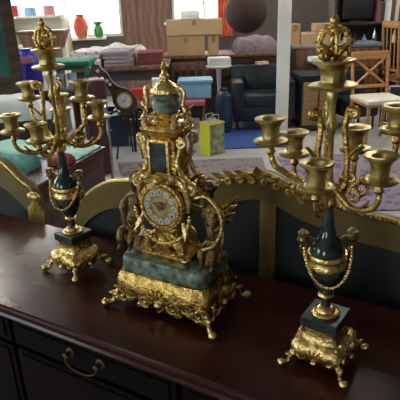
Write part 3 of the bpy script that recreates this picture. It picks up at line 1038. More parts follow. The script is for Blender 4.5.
    for s in (-1, 1):
        b = MB()
        for y in (-0.026, 0.020):
            pts = spiral((s * 0.046, y, 0.392), (s, 0, 0), (0, 0, 1), 0.004, 0.012, 0.0, 1.25, 14) + bez([(s * 0.042, y, 0.372), (s * 0.036, y, 0.350), (s * 0.046, y, 0.325), (s * 0.062, y, 0.308)], 5)
            b.tube(pts, [0.0045] * 15 + [0.0045 + 0.00015 * i for i in range(len(pts) - 15)], 7)
            b.tube(spiral((s * 0.064, y, 0.298), (s, 0, 0), (0, 0, 1), 0.013, 0.003, PI / 2, -1.3, 16), 0.005, 6)
        leaf(b, (s * 0.040, -0.010, 0.330), (s * 0.2, 0, 1), (s, 0, 0), 0.050, 0.012, 0.004)
        leaf(b, (s * 0.046, 0.0, 0.300), (s * 0.6, 0, 1), (s, 0, 0), 0.040, 0.014, 0.004)
        # side handles beside the urn
        b.tube(bez([(s * 0.044, -0.004, 0.420), (s * 0.050, -0.004, 0.440), (s * 0.042, -0.004, 0.462), (s * 0.046, -0.004, 0.484), (s * 0.038, -0.004, 0.494), (s * 0.032, -0.004, 0.486)], 5), 0.0042, 7)
        b.tube(spiral((s * 0.050, -0.004, 0.430), (s, 0, 0), (0, 0, 1), 0.010, 0.003, PI, 1.3, 14), 0.0038, 6)
        leaf(b, (s * 0.046, -0.006, 0.440), (s * 0.3, 0, 1), (s, 0, 0), 0.030, 0.007, 0.003)
        for sy in (-1, 1):
            b.lathe([(0.001, 0.418), (0.008, 0.420), (0.009, 0.427), (0.005, 0.433), (0.006, 0.438), (0.001, 0.446)], 10, (s * 0.034, sy * 0.028, 0))
        b.build('tower_scroll', GOLD2, t)
    b = MB()
    b.lathe([(0.020, 0.424), (0.024, 0.428), (0.018, 0.434), (0.020, 0.438), (0.027, 0.446), (0.020, 0.448)], 20, rib=10, amp=0.05)
    for k in range(8):
        a = k * PI / 4
        d = Vector((Cc(a), S(a), 0))
        leaf(b, d * 0.016 + Vector((0, 0, 0.428)), d + Vector((0, 0, 0.9)), d, 0.026, 0.007, 0.003)
    b.build('urn_mount', GOLD2, t)
    b = MB()
    b.lathe([(0.014, 0.440), (0.022, 0.444), (0.027, 0.452), (0.029, 0.462), (0.027, 0.469), (0.024, 0.472), (0.029, 0.474), (0.030, 0.479), (0.026, 0.482), (0.001, 0.483)], 28)
    b.build('marble_urn', MARBLE, t)
    b = MB()
    b.lathe([(0.024, 0.481), (0.028, 0.483), (0.029, 0.486), (0.0265, 0.492), (0.021, 0.499), (0.013, 0.504), (0.007, 0.508), (0.0095, 0.513), (0.009, 0.517), (0.005, 0.521), (0.0045, 0.526), (0.007, 0.529),
             (0.0075, 0.533), (0.004, 0.537), (0.003, 0.541), (0.0045, 0.542), (0.003, 0.545), (0.0005, 0.548)], 24, rib=8, amp=0.05)
    b.build('urn_lid', GOLD2, t)
    # cherubs
    for s in (-1, 1):
        X = lambda x, y, z: (s * x, y, z)
        v = [X(.088, .002, .170), X(.086, .000, .192), X(.083, .000, .214), X(.080, .000, .232), X(.079, -.001, .246), X(.078, -.004, .262), X(.077, -.005, .274),
             X(.098, .000, .228), X(.110, -.010, .212), X(.098, -.022, .202),
             X(.066, -.004, .230), X(.060, -.018, .240), X(.056, -.030, .250),
             X(.096, -.010, .166), X(.100, -.032, .168), X(.100, -.036, .150), X(.100, -.034, .138), X(.101, -.044, .134),
             X(.080, -.010, .166), X(.076, -.030, .164), X(.078, -.034, .148), X(.078, -.032, .138), X(.077, -.042, .134)]
        e = [(0, 1), (1, 2), (2, 3), (3, 4), (4, 5), (5, 6), (3, 7), (7, 8), (8, 9), (3, 10), (10, 11), (11, 12),
             (0, 13), (13, 14), (14, 15), (15, 16), (16, 17), (0, 18), (18, 19), (19, 20), (20, 21), (21, 22)]
        rad = [.016, .015, .0155, .012, .0065, .0135, .0105, .0075, .006, .0045, .0075, .006, .0045, .011, .009, .0075, .005, .0035, .011, .009, .0075, .005, .0035]
        f = skin_figure('cherub', v, e, rad, BRONZE, t)
        f.scale = (1.17, 1.17, 1.17); f.location = (0, 0, -0.130 * 0.17)
        b = MB()
        b.ball((s * 0.078, 0.003, 0.274), (0.0145, 0.0145, 0.011), 12, 7)
        for k in range(9):
            a = k * 2 * PI / 9
            b.ball((s * 0.078 + 0.012 * Cc(a), 0.004 + 0.010 * S(a), 0.275 + 0.002 * (k % 2)), 0.0048, 6, 5)
        b.build('curly_hair', BRONZE, f)
        b = MB()
        for j in range(4):
            leaf(b, (s * 0.086, 0.014, 0.226 - 0.006 * j), (s * 0.9, 0.5, 0.7 - 0.35 * j), (0, 1, 0.1), 0.044 - 0.005 * j, 0.007, 0.003)
        b.build('wing', GOLD, f)
        # rock the cherub sits on
        b = MB()
        b.lathe([(0.028, 0.130), (0.027, 0.140), (0.021, 0.150), (0.019, 0.158), (0.001, 0.160)], 14, (s * 0.088, 0.008, 0), rib=5, amp=0.1)
        b.build('seat_mound', BRONZE, t)
        # garland hoop held at the outer side
        b = MB()
        if s > 0:
            pts = bez([(.078, -.034, .285), (.106, -.036, .292), (.134, -.038, .266), (.138, -.038, .228), (.120, -.038, .190), (.090, -.036, .172)], 8)
        else:
            pts = bez([(-.072, -.034, .270), (-.088, -.040, .262), (-.100, -.042, .235), (-.098, -.042, .205), (-.084, -.040, .180), (-.066, -.038, .166)], 8)
        b.tube(pts, 0.0036, 7)
        bead_chain(b, pts[::1], 0.0042, 0.011)
        b.tube(bez([(s * .118, -.010, .225), (s * .128, -.012, .205), (s * .124, -.014, .170), (s * .120, -.016, .142)], 5), 0.0028, 6)
        b.build('garland_hoop', GOLD2 if s > 0 else BRONZE, t)
    return t
clock()
#BACKGROUND
# ------------------------------------------------------------------ background helpers
def simple(name, label, cat, m, b, loc=(0, 0, 0), rz=0, group=None, smooth=40, rot=None):
    o = b.build(name, m, None, loc, rz, rot, smooth)
    return tag(o, label, cat, group)

def table(name, label, cat, loc, rz, size, h, mtop, mleg, th=0.035, leg=0.05, inset=0.04, apron=0.08, overhang=0.02):
    t = thing(name, label, cat, loc, rz)
    w, d = size
    b = MB(); b.box((0, 0, h - th / 2), (w, d, th), bev=0.006); b.build('table_top', mtop, t, smooth=20)
    if apron:
        b = MB(); b.box((0, 0, h - th - apron / 2), (w - 2 * inset, d - 2 * inset, apron)); b.build('apron', mleg, t, smooth=0)
    for sx in (-1, 1):
        for sy in (-1, 1):
            b = MB()
            b.tube([(sx * (w / 2 - inset), sy * (d / 2 - inset), 0), (sx * (w / 2 - inset), sy * (d / 2 - inset), (h - th) * 0.5), (sx * (w / 2 - inset), sy * (d / 2 - inset), h - th)], [leg * 0.38, leg * 0.5, leg * 0.55], 8)
            b.build('leg', mleg, t)
    return t

def carton(label, loc, rz, s, m=None, group=None, tape=True):
    t = thing('cardboard_box', label, 'box', loc, rz, group)
    w, d, h = s
    b = MB()
    b.box((0, 0, h / 2), s, bev=0.004)
    b.build('box_body', m or CARD, t, smooth=0)
    b = MB()
    for k in (-1, 1):
        b.box((0, k * d * 0.25, h + 0.003), (w * 0.99, d * 0.485, 0.005))
    b.build('flap', m or CARD, t, smooth=0)
    if tape:
        b = MB(); b.box((0, 0, h + 0.007), (w * 0.98, 0.05, 0.002)); b.box((0, 0, h * 0.82), (0.05, d * 1.004, h * 0.34)); b.build('tape', TAPE, t, smooth=0)
    return t

def drape(w, d, h, m, name, label, cat, loc, rz=0, amp=0.012, seed=1, thick=True, nx=26, ny=20, lump=0.0, group=None):
    """a soft heap or folded cloth with a rumpled upper face"""
    rnd = random.Random(seed)
    ph = [rnd.uniform(0, 6.28) for _ in range(6)]
    b = MB()
    V = {}
    for i in range(nx + 1):
        for j in range(ny + 1):
            x = (i / nx - .5) * w
            y = (j / ny - .5) * d
            ex = min(i, nx - i) / nx
            ey = min(j, ny - j) / ny
            edge = min(1.0, min(ex, ey) * 7) ** 0.5
            z = h * (0.25 + 0.75 * edge) + amp * (S(9 * x / w * 2 + ph[0] + 3 * y) + S(13 * y / d + ph[1] + 5 * x) + 0.6 * S(21 * x + 17 * y + ph[2]))
            z += lump * Cc((i / nx - .5) * PI) * Cc((j / ny - .5) * PI)
            V[i, j] = b.bm.verts.new((x + 0.004 * S(j), y + 0.004 * S(i * 1.7), max(0.004, z)))
    fs = []
    for i in range(nx):
        for j in range(ny):
            fs.append(b.bm.faces.new((V[i, j], V[i + 1, j], V[i + 1, j + 1], V[i, j + 1])))
    loop = [(i, 0) for i in range(nx)] + [(nx, j) for j in range(ny)] + [(i, ny) for i in range(nx, 0, -1)] + [(0, j) for j in range(ny, 0, -1)]
    base = [b.bm.verts.new((V[k].co.x, V[k].co.y, 0)) for k in loop]
    n = len(loop)
    for k in range(n):
        q = (k + 1) % n
        fs.append(b.bm.faces.new((V[loop[k]], base[k], base[q], V[loop[q]])))
    fs.append(b.bm.faces.new(base))
    b._faces(fs)
    return simple(name, label, cat, m, b, loc, rz, group, smooth=60)

# ---- rugs on the floor
def rug(label, corners, m, edge=None, h=0.012, group=None, name='rug', cat='rug'):
    c = sum((Vector(q) for q in corners), Vector()) / 4
    c.z = 0
    b = MB()
    P = [Vector((q[0], q[1], 0)) - c for q in corners]
    top = [b.bm.verts.new((v.x, v.y, h)) for v in P]
    bot = [b.bm.verts.new((v.x, v.y, 0.001)) for v in P]
    b.bm.faces.new(top); b.bm.faces.new(list(reversed(bot)))
    for i in range(4):
        j = (i + 1) % 4
        b.bm.faces.new((top[i], bot[i], bot[j], top[j]))
    if edge:
        t = thing(name, label, cat, c, 0, group)
        b.build('rug_field', m, t, smooth=0)
        q = MB()
        for i in range(4):
            a, d_ = P[i], P[(i + 1) % 4]
            mid = (a + d_) / 2 * 0.97
            L = (d_ - a).length * 0.97
            q.box((mid.x, mid.y, h + 0.003), (L, 0.07, 0.005), rz=math.atan2((d_ - a).y, (d_ - a).x))
        q.build('rug_border', edge, t, smooth=0)
        return t
    return simple(name, label, cat, m, b, c, 0, group, smooth=0)

def fl(x, y):
    v = onz(x, y, 0.0)
    return (v.x, v.y, 0)
rug('plain blue carpet on the floor before the black leather armchair', [(0.12, 5.36, 0), (1.04, 5.36, 0), (1.06, 6.28, 0), (0.12, 6.28, 0)], BLUEF, name='carpet', cat='carpet')
rug('faded rose and grey patterned rug on the floor behind the clock', [(-0.46, 3.45, 0), (0.62, 3.45, 0), (0.66, 4.98, 0), (-0.84, 4.98, 0)], RUGP)
rug('blue and rose patterned rug behind the right candelabrum', [(0.8, 3.55, 0), (3.3, 3.4, 0), (3.3, 5.0, 0), (0.82, 5.0, 0)], RUGB)
rug('crimson patterned rug closest to the gilded settee at the right', [(0.6, 2.35, 0), (2.6, 2.2, 0), (2.7, 3.25, 0), (0.65, 3.4, 0)], RUGR, OWOOD)

# ---- left side: wardrobe with green pane
p0 = at(20, 60, 4.35)
t = thing('wardrobe', 'tall dark brown wardrobe with a green glass door at the left edge', 'wardrobe', (p0.x - 0.50, 4.35 + 0.07, 0), R(20))
b = MB(); b.box((0, 0.0, 0.84), (0.9, 0.46, 1.60), bev=0.01); b.box((0, 0, 0.03), (0.92, 0.48, 0.06), bev=0.005); b.build('carcase', DWOOD, t, smooth=0)
b = MB(); b.box((0, -0.02, 1.665), (0.97, 0.50, 0.05), bev=0.012); b.build('cornice', DWOOD, t, smooth=0)
for s in (-1, 1):
    b = MB()
    b.box((s * 0.175, -0.25, 0.86), (0.05, 0.03, 1.45), bev=0.004)
    b.box((s * 0.40, -0.25, 0.86), (0.09, 0.03, 1.45), bev=0.004)
    b.box((s * 0.285, -0.25, 0.58), (0.20, 0.028, 0.85), bev=0.004)
    b.box((s * 0.285, -0.25, 1.545), (0.20, 0.028, 0.09), bev=0.004)
    dd = b.build('door', DWOOD, t, smooth=0)
    b = MB(); b.box((s * 0.28, -0.24, 1.25), (0.17, 0.01, 0.52)); b.build('glass_pane', MIRR, dd, smooth=0)
    b = MB(); b.ball((s * 0.085, -0.275, 0.9), 0.012); b.build('knob', BRASS, dd)

# ---- mint covered chest
A = Vector((-0.575, 3.05, 0)); B_ = onz(20, 195, .72); B_.z = 0
dv = (B_ - A).normalized()
nv = Vector((dv.y, -dv.x, 0))
if nv.x > 0: nv = -nv
L = 0.90; W_ = 0.80
cc = A + dv * L / 2 + nv * W_ / 2
rzc = math.atan2(dv.y, dv.x)
t = thing('blanket_chest', 'dark mahogany low chest carrying mint and teal cloths, left of the clock', 'chest', cc, rzc)
b = MB(); b.box((0, 0, 0.37), (L - 0.04, W_ - 0.04, 0.62), bev=0.008); b.build('carcase', MAHOG, t, smooth=0)
b = MB(); b.box((0, 0, 0.70), (L, W_, 0.03), bev=0.008); b.build('lid', MAHOG, t, smooth=0)
b = MB(); b.box((0, 0, 0.03), (L - 0.01, W_ - 0.01, 0.06), bev=0.008); b.build('plinth', MAHOG, t, smooth=0)
for s in (-1, 1):
    b = MB(); b.box((s * L * 0.24, W_ / 2 - 0.018, 0.38), (L * 0.40, 0.012, 0.46), bev=0.004); b.build('side_panel', DWOOD, t, smooth=0)
def onchest(l, w, z=0.716):
    v = A + dv * l + nv * w
    return (v.x, v.y, z)
drape(0.29, 0.72, 0.022, MINT, 'cloth', 'flat mint green cloth on the far end of the mahogany chest', 'cloth', onchest(0.155, 0.39), rzc, 0.003, 4)
drape(0.44, 0.60, 0.07, TEAL, 'cloth', 'crumpled teal cloth heaped on the near end of the mahogany chest', 'cloth', onchest(0.665, 0.47), rzc, 0.014, 9, lump=0.04)
drape(0.12, 0.11, 0.045, CORAL, 'cloth', 'small coral red cloth folded beside the teal heap', 'cloth', onchest(0.37, 0.09), rzc, 0.003, 2)

# trestle with white bundle behind the chest
p1 = at(15, 118, 3.0)
table('side_table', 'small dark side table under the white bedding bundle', 'table', (-1.40, 3.72, 0), 0.2, (0.62, 0.36), 0.78, DWOOD, DWOOD)
drape(0.60, 0.34, 0.11, CLOTHW, 'bedding', 'plump white bedding bundle behind the teal cloth at the left edge', 'bedding', (-1.39, 3.71, 0.782), 0.2, 0.006, 5, lump=0.06)

# blue-grey upright mirror edge at the end of the chest
pe = onz(108, 146, .72)
t = thing('cheval_mirror', 'narrow steel framed mirror seen edge-on beside the mahogany chest', 'mirror', (at(110, 150, 3.3).x, 3.3, 0), R(100))
b = MB()
for s in (-1, 1):
    b.tube([(s * 0.08, 0, 0.03), (s * 0.08, 0, 0.92)], 0.010, 8)
b.tube([(-0.08, 0, 0.92), (0.08, 0, 0.92)], 0.010, 8)
b.tube([(-0.08, 0, 0.10), (0.08, 0, 0.10)], 0.010, 8)
b.build('mirror_frame', CHROME, t)
b = MB(); b.box((0, 0, 0.51), (0.145, 0.006, 0.80)); b.build('mirror_pane', SKYB, t, smooth=0)
b = MB()
for s in (-1, 1):
    b.tube([(s * 0.08, -0.04, 0.012), (s * 0.08, 0, 0.035), (s * 0.08, 0.04, 0.012)], 0.010, 8)
b.build('stand', CHROME, t)

# ---- blue bags with pink tub, on a stool
q0 = at(31, 88, 4.95)
table('stool', 'dark stool under the blue plastic bag at the left', 'stool', (q0.x, 5.0, 0), 0, (0.26, 0.26), 0.74, DWOOD, DWOOD, apron=0.05)
b = MB()
rings = []
for k, (r, z) in enumerate([(0.07, 0), (0.105, 0.03), (0.12, 0.12), (0.125, 0.24), (0.11, 0.32), (0.06, 0.36), (0.07, 0.385)]):
    rings.append([Vector((r * (1 + 0.10 * S(5 * a + z * 9)) * Cc(a), r * (0.85 + 0.09 * Cc(7 * a - z * 14)) * S(a), z)) for a in [2 * PI * i / 28 for i in range(28)]])
b.loft(rings)
bag = simple('plastic_bag', 'bright blue plastic bag standing on a dark stool by the wardrobe', 'bag', BLUEBAG, b, (q0.x - 0.01, 5.0, 0.742))
bag.scale = (0.95, 0.95, 1.12)
pb = at(27, 60, 4.9)
b = MB(); b.box((0, 0, 0), (0.13, 0.025, 0.055), rz=0.05, bev=0.008)
lp = b.build('pink_packet', PINKL, bag, (pb.x - bag.location.x, -0.115, (pb.z - bag.location.z) / 1.12)); lp['label'] = 'pink packet on the front of the bag'

# ---- shelf unit, headboard, clutter under the left window
ps = at(30, 26, 8.4)
t = thing('shelf_unit', 'cream painted shelf unit below the left window', 'shelf', (ps.x + 0.02, 8.55, 0), 0)
for s in (-1, 1):
    b = MB(); b.box((s * 0.52, 0, 0.70), (0.04, 0.34, 1.40), bev=0.004); b.build('side_panel', CREAM, t, smooth=0)
for z in (0.1, 0.5, 0.95, 1.385):
    b = MB(); b.box((0, 0, z), (1.0, 0.34, 0.035), bev=0.004); b.build('shelf', CREAM, t, smooth=0)
b = MB(); b.box((0, 0.16, 0.7), (1.0, 0.015, 1.36)); b.build('back_panel', CREAM, t, smooth=0)
random.seed(21)
for k, (dx, hh, mm, nm, lb) in enumerate([(-0.36, 0.24, WHITE, 'jug', 'white jug first from the left on the cream shelf unit'), (-0.14, 0.17, SKYB, 'jug', 'light blue jug among the white pots on the cream shelf'),
                                (0.10, 0.26, CLOTHW, 'vase', 'tall off white vase in the middle of the cream shelf'), (0.33, 0.20, BLUEG, 'vase', 'small blue glass vase at the right of the cream shelf')]):
    b = MB(); b.lathe([(0.05, 0), (0.075, hh * .3), (0.07, hh * .55), (0.035, hh * .8), (0.045, hh), (0.035, hh), (0.025, hh * .8)], 16)
    simple(nm, lb, nm, mm, b, (ps.x + 0.02 + dx, 8.5, 0.969))
for k, (dx, hh, mm, lb) in enumerate([(-0.3, 0.16, RED, 'red tin on top of the cream shelf unit, left end'), (-0.02, 0.12, SKYB, 'blue tin on top of the cream shelf unit, middle'), (0.28, 0.14, PINKL, 'pink tin on top of the cream shelf unit, right end')]):
    b = MB(); b.lathe([(0.09, 0), (0.092, 0.005), (0.092, hh - 0.02), (0.095, hh - 0.018), (0.095, hh), (0.001, hh + 0.004)], 20)
    simple('tin', lb, 'tin', mm, b, (ps.x + 0.02 + dx, 8.53, 1.4035))

ph = at(43, 49, 6.4)
t = thing('trunk', 'brown wooden trunk with sloping sides before the left window', 'trunk', (ph.x, 6.5, 0), 0)
wt_ = 0.56
zt = at(43, 31, 6.3).z
zb_ = ph.z
b = MB(); b.prism([(-wt_ / 2 * 0.74, zb_), (wt_ / 2 * 0.74, zb_), (wt_ / 2, zt - 0.03), (-wt_ / 2, zt - 0.03)], -0.15, 0.15); b.build('trunk_body', BWOOD, t, smooth=0)
b = MB(); b.box((0, 0, zt - 0.012), (wt_ + 0.03, 0.34, 0.028), bev=0.006); b.build('lid', BWOOD, t, smooth=0)
b = MB(); b.box((0, -0.16, zt - 0.06), (0.05, 0.012, 0.06), bev=0.003); b.build('latch', BRASS, t)
b = MB()
for s in (-1, 1):
    b = MB(); b.box((s * 0.15, 0, zb_ / 2), (0.05, 0.26, zb_), bev=0.004); b.build('leg', BWOOD, t, smooth=0)

# green card table with glasses
pg = at(66, 60, 5.2)
gt = table('card_table', 'card table with a green baize top at the left window', 'table', (pg.x + 0.03, 5.25, 0), 0, (0.46, 0.44), pg.z, GREENC, GREENC, apron=0.05, leg=0.04)
pw = at(64, 91, 4.6)
table('plant_stand', 'narrow brown stand under the three blue glasses', 'stand', (pw.x - 0.05, 4.75, 0), 0, (0.30, 0.22), pw.z, BWOOD, BWOOD, apron=0.04, leg=0.035)
for k, dx in enumerate((-0.10, 0.0, 0.095)):
    b = MB(); b.lathe([(0.028, 0), (0.030, 0.01), (0.026, 0.02), (0.030, 0.06), (0.034, 0.12), (0.036, 0.135), (0.031, 0.135), (0.026, 0.07), (0.001, 0.03)], 16)
    simple('drinking_glass', ['blue glass on the brown stand, first from the wardrobe', 'blue glass on the brown stand, middle one of three', 'blue glass on the brown stand, nearest the maroon suitcase'][k], 'glass', BLUEG, b, (pw.x - 0.05 + dx, 4.74, pw.z + 0.001), 0, 'glasses on the brown stand')
pv = at(81, 31, 8.85)
b = MB(); b.lathe([(0.07, 0), (0.11, 0.08), (0.13, 0.18), (0.10, 0.28), (0.06, 0.33), (0.085, 0.37), (0.07, 0.37), (0.05, 0.33)], 20)
simple('vase', 'red vase on the white sill of the left window', 'vase', REDC, b, (pv.x, WY1 - 0.13, 1.021))
pv = at(92, 33, 8.8)
b = MB(); b.lathe([(0.05, 0), (0.08, 0.05), (0.085, 0.12), (0.06, 0.17), (0.05, 0.19)], 18)
for k in range(9):
    a = 2 * PI * k / 9
    leaf(b, (0.03 * Cc(a), 0.03 * S(a), 0.18), (Cc(a) * 0.6, S(a) * 0.6, 1), (Cc(a), S(a), 0), 0.12, 0.03, 0.006)
simple('potted_plant', 'small green potted plant right of the red vase on the sill', 'plant', GREEN, b, (pv.x + 0.10, WY1 - 0.13, 1.021))

# ---- long table with folded rugs
pt0, pt1 = at(72, 62, 6.0), at(168, 64, 6.0)
tz = 0.86
t = thing('display_table', 'long dark table stacked with folded rugs beneath the brown panelled wall', 'table', ((pt0.x + pt1.x) / 2, 6.3, 0), 0)
Lw = pt1.x - pt0.x
b = MB(); b.box((0, 0, tz - 0.02), (Lw, 0.8, 0.04), bev=0.008); b.build('table_top', BWOOD, t, smooth=0)
b = MB(); b.box((0, 0, tz - 0.10), (Lw - 0.1, 0.7, 0.12)); b.build('apron', SPINE_D, t, smooth=0)
for sx_ in (-1, 1):
    for sy_ in (-1, 1):
        b = MB(); b.lathe([(0.025, 0), (0.035, 0.1), (0.025, 0.2), (0.04, 0.45), (0.03, 0.6), (0.045, tz - 0.16), (0.045, tz - 0.041)], 12, (sx_ * (Lw / 2 - 0.09), sy_ * 0.3, 0)); b.build('leg', DWOOD, t)
def folded(label, x, y, z, w, d, h, m, rz=0.0, group='folded rugs on the long table'):
    b = MB()
    n = max(2, int(h / 0.035))
    th = h / n
    for k in range(n):
        b.box((0, 0, th * (k + 0.5)), (w, d, th * 0.96), bev=th * 0.3)
    return simple('folded_rug', label, 'rug', m, b, (x, y, z), rz, group)
cx = (pt0.x + pt1.x) / 2
folded('cream and rose checked folded rug, lowest at the left end of the long table', cx - 0.40, 6.2, tz + .001, 0.36, 0.55, 0.10, RUGC, 0.03)
folded('cream checked folded rug, topmost at the left end of the long table', cx - 0.38, 6.22, tz + .104, 0.33, 0.5, 0.08, RUGC, -0.05)
folded('purple-grey folded rug, lowest in the middle of the long table', cx - 0.02, 6.2, tz + .001, 0.34, 0.52, 0.08, RUGG, 0.06)
folded('purple-grey folded rug, topmost in the middle of the long table', cx - 0.03, 6.22, tz + .084, 0.30, 0.5, 0.09, RUGG, -0.06)
folded('wine red folded rug at the right end of the long table', cx + 0.34, 6.26, tz + .001, 0.30, 0.36, 0.14, RUGD, 0.02)
drape(0.9, 0.18, 0.13, RUGC, 'blanket', 'pale crumpled blanket draped over the back of the rug piles', 'blanket', (cx - 0.12, 6.59, tz + .002), 0, 0.012, 8, lump=0.07)
# things under the table
random.seed(5)
for k, (dx, s, mm, lb) in enumerate([(-0.33, (0.36, 0.4, 0.30), BLACK, 'black crate under the long table, left'), (0.14, (0.44, 0.4, 0.34), DWOOD, 'dark brown crate under the long table, right')]):
    b = MB(); w_, d_, h_ = s
    b.box((0, 0, 0.02), (w_, d_, 0.03))
    for z in (0.07, 0.17, 0.27):
        for sgn in (-1, 1):
            b.box((0, sgn * (d_ / 2 - 0.01), z), (w_, 0.02, 0.07), bev=0.003)
            b.box((sgn * (w_ / 2 - 0.01), 0, z), (0.02, d_ - 0.04, 0.07), bev=0.003)
    for a_ in (-1, 1):
        for c_ in (-1, 1):
            b.box((a_ * (w_ / 2 - 0.03), c_ * (d_ / 2 - 0.03), 0.16), (0.025, 0.025, 0.30))
    simple('crate', lb, 'crate', mm, b, (cx + dx, 6.3, 0.0))

# maroon suitcase
pm = at(96, 100, 4.6)
pmt = at(96, 80, 4.6)
t = thing('suitcase', 'upright maroon suitcase with a pale top edge left of the barometer', 'suitcase', (pm.x - 0.02, 4.70, 0), R(11))
hs = pmt.z
b = MB(); b.box((0, 0, hs / 2), (0.20, 0.18, hs - 0.02), bev=0.02); b.build('suitcase_shell', mat('maroon_vinyl', (0.085, 0.028, 0.035), 0.5), t)
b = MB(); b.box((0, 0, hs - 0.006), (0.18, 0.16, 0.012), bev=0.003); b.build('edge_trim', PINKL, t)
b = MB(); b.tube(bez([(-0.05, 0, hs), (-0.05, 0, hs + 0.03), (0.05, 0, hs + 0.03), (0.05, 0, hs)], 5), 0.007, 6); b.build('handle', BLACK, t)

# ---- bench with rose seat
pk = at(166, 105, 5.35)
t = thing('bench', 'bench with rose pink padded seat and thin black legs behind the clock', 'bench', (pk.x, 5.56, 0), 0)
bw = 0.84
b = MB(); b.box((0, 0, pk.z), (bw, 0.42, 0.055), bev=0.02); b.build('seat', PINK, t)
b = MB(); b.box((0, 0, pk.z - 0.045), (bw - 0.04, 0.38, 0.035), bev=0.004); b.build('seat_frame', BLACK, t, smooth=0)
for sx_ in (-1, 1):
    for sy_ in (-1, 1):
        b = MB(); b.tube([(sx_ * (bw / 2 - 0.05), sy_ * 0.16, 0), (sx_ * (bw / 2 - 0.05), sy_ * 0.16, pk.z - 0.06)], [0.014, 0.018], 8); b.build('leg', BLACK, t)
sz = pk.z + 0.028
# barometer leaning on bench
pd = at(127, 97, 5.3)
t = thing('banjo_barometer', 'banjo shaped wooden barometer with round white dial before the pink bench', 'barometer', (pd.x, 5.11, pd.z * -0.25), 0)
t.scale = (1.25, 1.0, 1.25)
dx, dz = -0.26, 0.30
b = MB()
out = []
axis = Vector((-0.62, 0, 0.78)).normalized()
sd_ = Vector((axis.z, 0, -axis.x))
prof = [(-0.12, 0.02), (-0.09, 0.06), (-0.05, 0.085), (0.0, 0.092), (0.05, 0.085), (0.09, 0.055), (0.13, 0.034), (0.19, 0.030), (0.25, 0.045), (0.30, 0.034), (0.34, 0.04), (0.37, 0.012)]
L_ = [(axis * a + sd_ * w_) for a, w_ in prof]
R_ = [(axis * a - sd_ * w_) for a, w_ in reversed(prof)]
b.prism([(v.x, v.z) for v in L_ + R_], -0.012, 0.018)
b.build('barometer_case', DWOOD, t, (0, 0, pd.z))
b = MB(); b.lathe([(0.066, 0), (0.066, 0.012), (0.060, 0.015), (0.056, 0.012), (0.001, 0.011)], 28, M=Matrix.Translation((0, -0.012, 0)) @ Matrix.Rotation(R(90), 4, 'X')); bz = b.build('bezel', BRASS, t, (0, 0, pd.z))
b = MB(); b.lathe([(0.054, 0.0115), (0.054, 0.013), (0.001, 0.0135)], 28, M=Matrix.Translation((0, -0.012, 0)) @ Matrix.Rotation(R(90), 4, 'X')); fc = b.build('dial', WHITE, bz)
b = MB(); b.tube([(0, -0.028, 0), (0.02, -0.028, 0.035)], 0.0022, 5); b.tube([(0, -0.028, 0), (-0.03, -0.028, -0.01)], 0.0022, 5); b.ball((0, -0.028, 0), 0.006); b.build('needle', INK, fc)
for k in (0.17, 0.205, 0.31):
    b = MB()
    v = axis * k
    b.lathe([(0.014, 0), (0.014, 0.006), (0.001, 0.007)], 14, M=Matrix.Translation((v.x, -0.012, v.z)) @ Matrix.Rotation(R(90), 4, 'X'))
    b.build('small_dial', ENAMEL, t, (0, 0, pd.z))
# easel for it
b = MB()
for s in (-1, 1):
    b.tube([(s * 0.14, -0.03, 0.0), (s * 0.02, 0.035, pd.z + 0.05)], 0.010, 6)
b.tube([(0, 0.24, 0.0), (0, 0.035, pd.z + 0.05)], 0.010, 6)
b.tube([(-0.13, -0.045, pd.z - 0.162), (0.13, -0.045, pd.z - 0.162)], 0.010, 6)
t2 = thing('easel', 'low black easel holding the banjo barometer', 'easel', (pd.x, 5.16, 0), 0)
b.build('easel_frame', BLACK, t2)
# gifts on bench
for k, (px_, w_, h_, mm, nm, lb) in enumerate([(139, 0.20, 0.115, RED, 'box', 'red lacquer box at the left of the pink bench'), (146, 0.07, 0.065, GREEN, 'pot', 'small green pot before the red box on the bench'),
                                        (157, 0.10, 0.22, CLOTHW, 'box', 'upright white carton between the red box and clock urn')]):
    v = at(px_, 100, 5.42)
    b = MB()
    if nm == 'pot':
        b.lathe([(0.022, 0), (0.036, 0.03), (0.038, h_ * 0.9), (0.03, h_), (0.02, h_ * 0.7)], 16)
        simple(nm, lb, 'pot', mm, b, (v.x, 5.42, sz + .001))
    else:
        b.box((0, 0, h_ / 2), (w_, 0.12, h_), bev=0.008); b.box((0, 0, h_ - 0.006), (w_ + 0.006, 0.126, 0.02), bev=0.004)
        simple(nm, lb, 'box', mm, b, (v.x, 5.58, sz + .001))
v = at(194, 101, 5.45)
t = thing('storage_box', 'light blue plastic storage box with lid right of the clock urn', 'box', (v.x + 0.02, 5.60, sz + 0.001), 0)
hb = at(194, 82, 5.35).z - sz
b = MB(); b.box((0, 0, hb / 2 - 0.01), (0.34, 0.26, hb - 0.03), bev=0.015); b.build('box_body', SKYB, t)
b = MB(); b.box((0, 0, hb - 0.015), (0.37, 0.29, 0.03), bev=0.008); b.build('lid', SKYB, t)
b = MB()
for s in (-1, 1):
    b.box((s * 0.186, 0, hb - 0.03), (0.012, 0.09, 0.04), bev=0.003)
b.build('clip', WHITE, t)

# round black case on the floor
v = onz(117, 147, 0)
t = thing('instrument_case', 'rounded black instrument case standing on the floor by the steel mirror', 'case', (v.x + 0.0, v.y + 0.1, 0), 0)
out = [(-0.13, 0.012), (0.13, 0.012)] + [(0.13 * Cc(a), 0.24 + 0.12 * S(a)) for a in [PI * i / 16 for i in range(17)]]
b = MB(); b.prism(out, -0.09, 0.09); bmesh.ops.bevel(b.bm, geom=b.bm.edges[:], offset=0.012, segments=2, affect='EDGES'); b.build('case_shell', NAVY, t)
b = MB(); b.tube(bez([(-0.04, 0, 0.355), (-0.035, 0, 0.39), (0.035, 0, 0.39), (0.04, 0, 0.355)], 5), 0.008, 6); b.build('handle', BLACK, t)
b = MB()
for s in (-1, 1):
    b.box((s * 0.05, -0.092, 0.2), (0.02, 0.006, 0.03))
b.build('latch', CHROME, t)

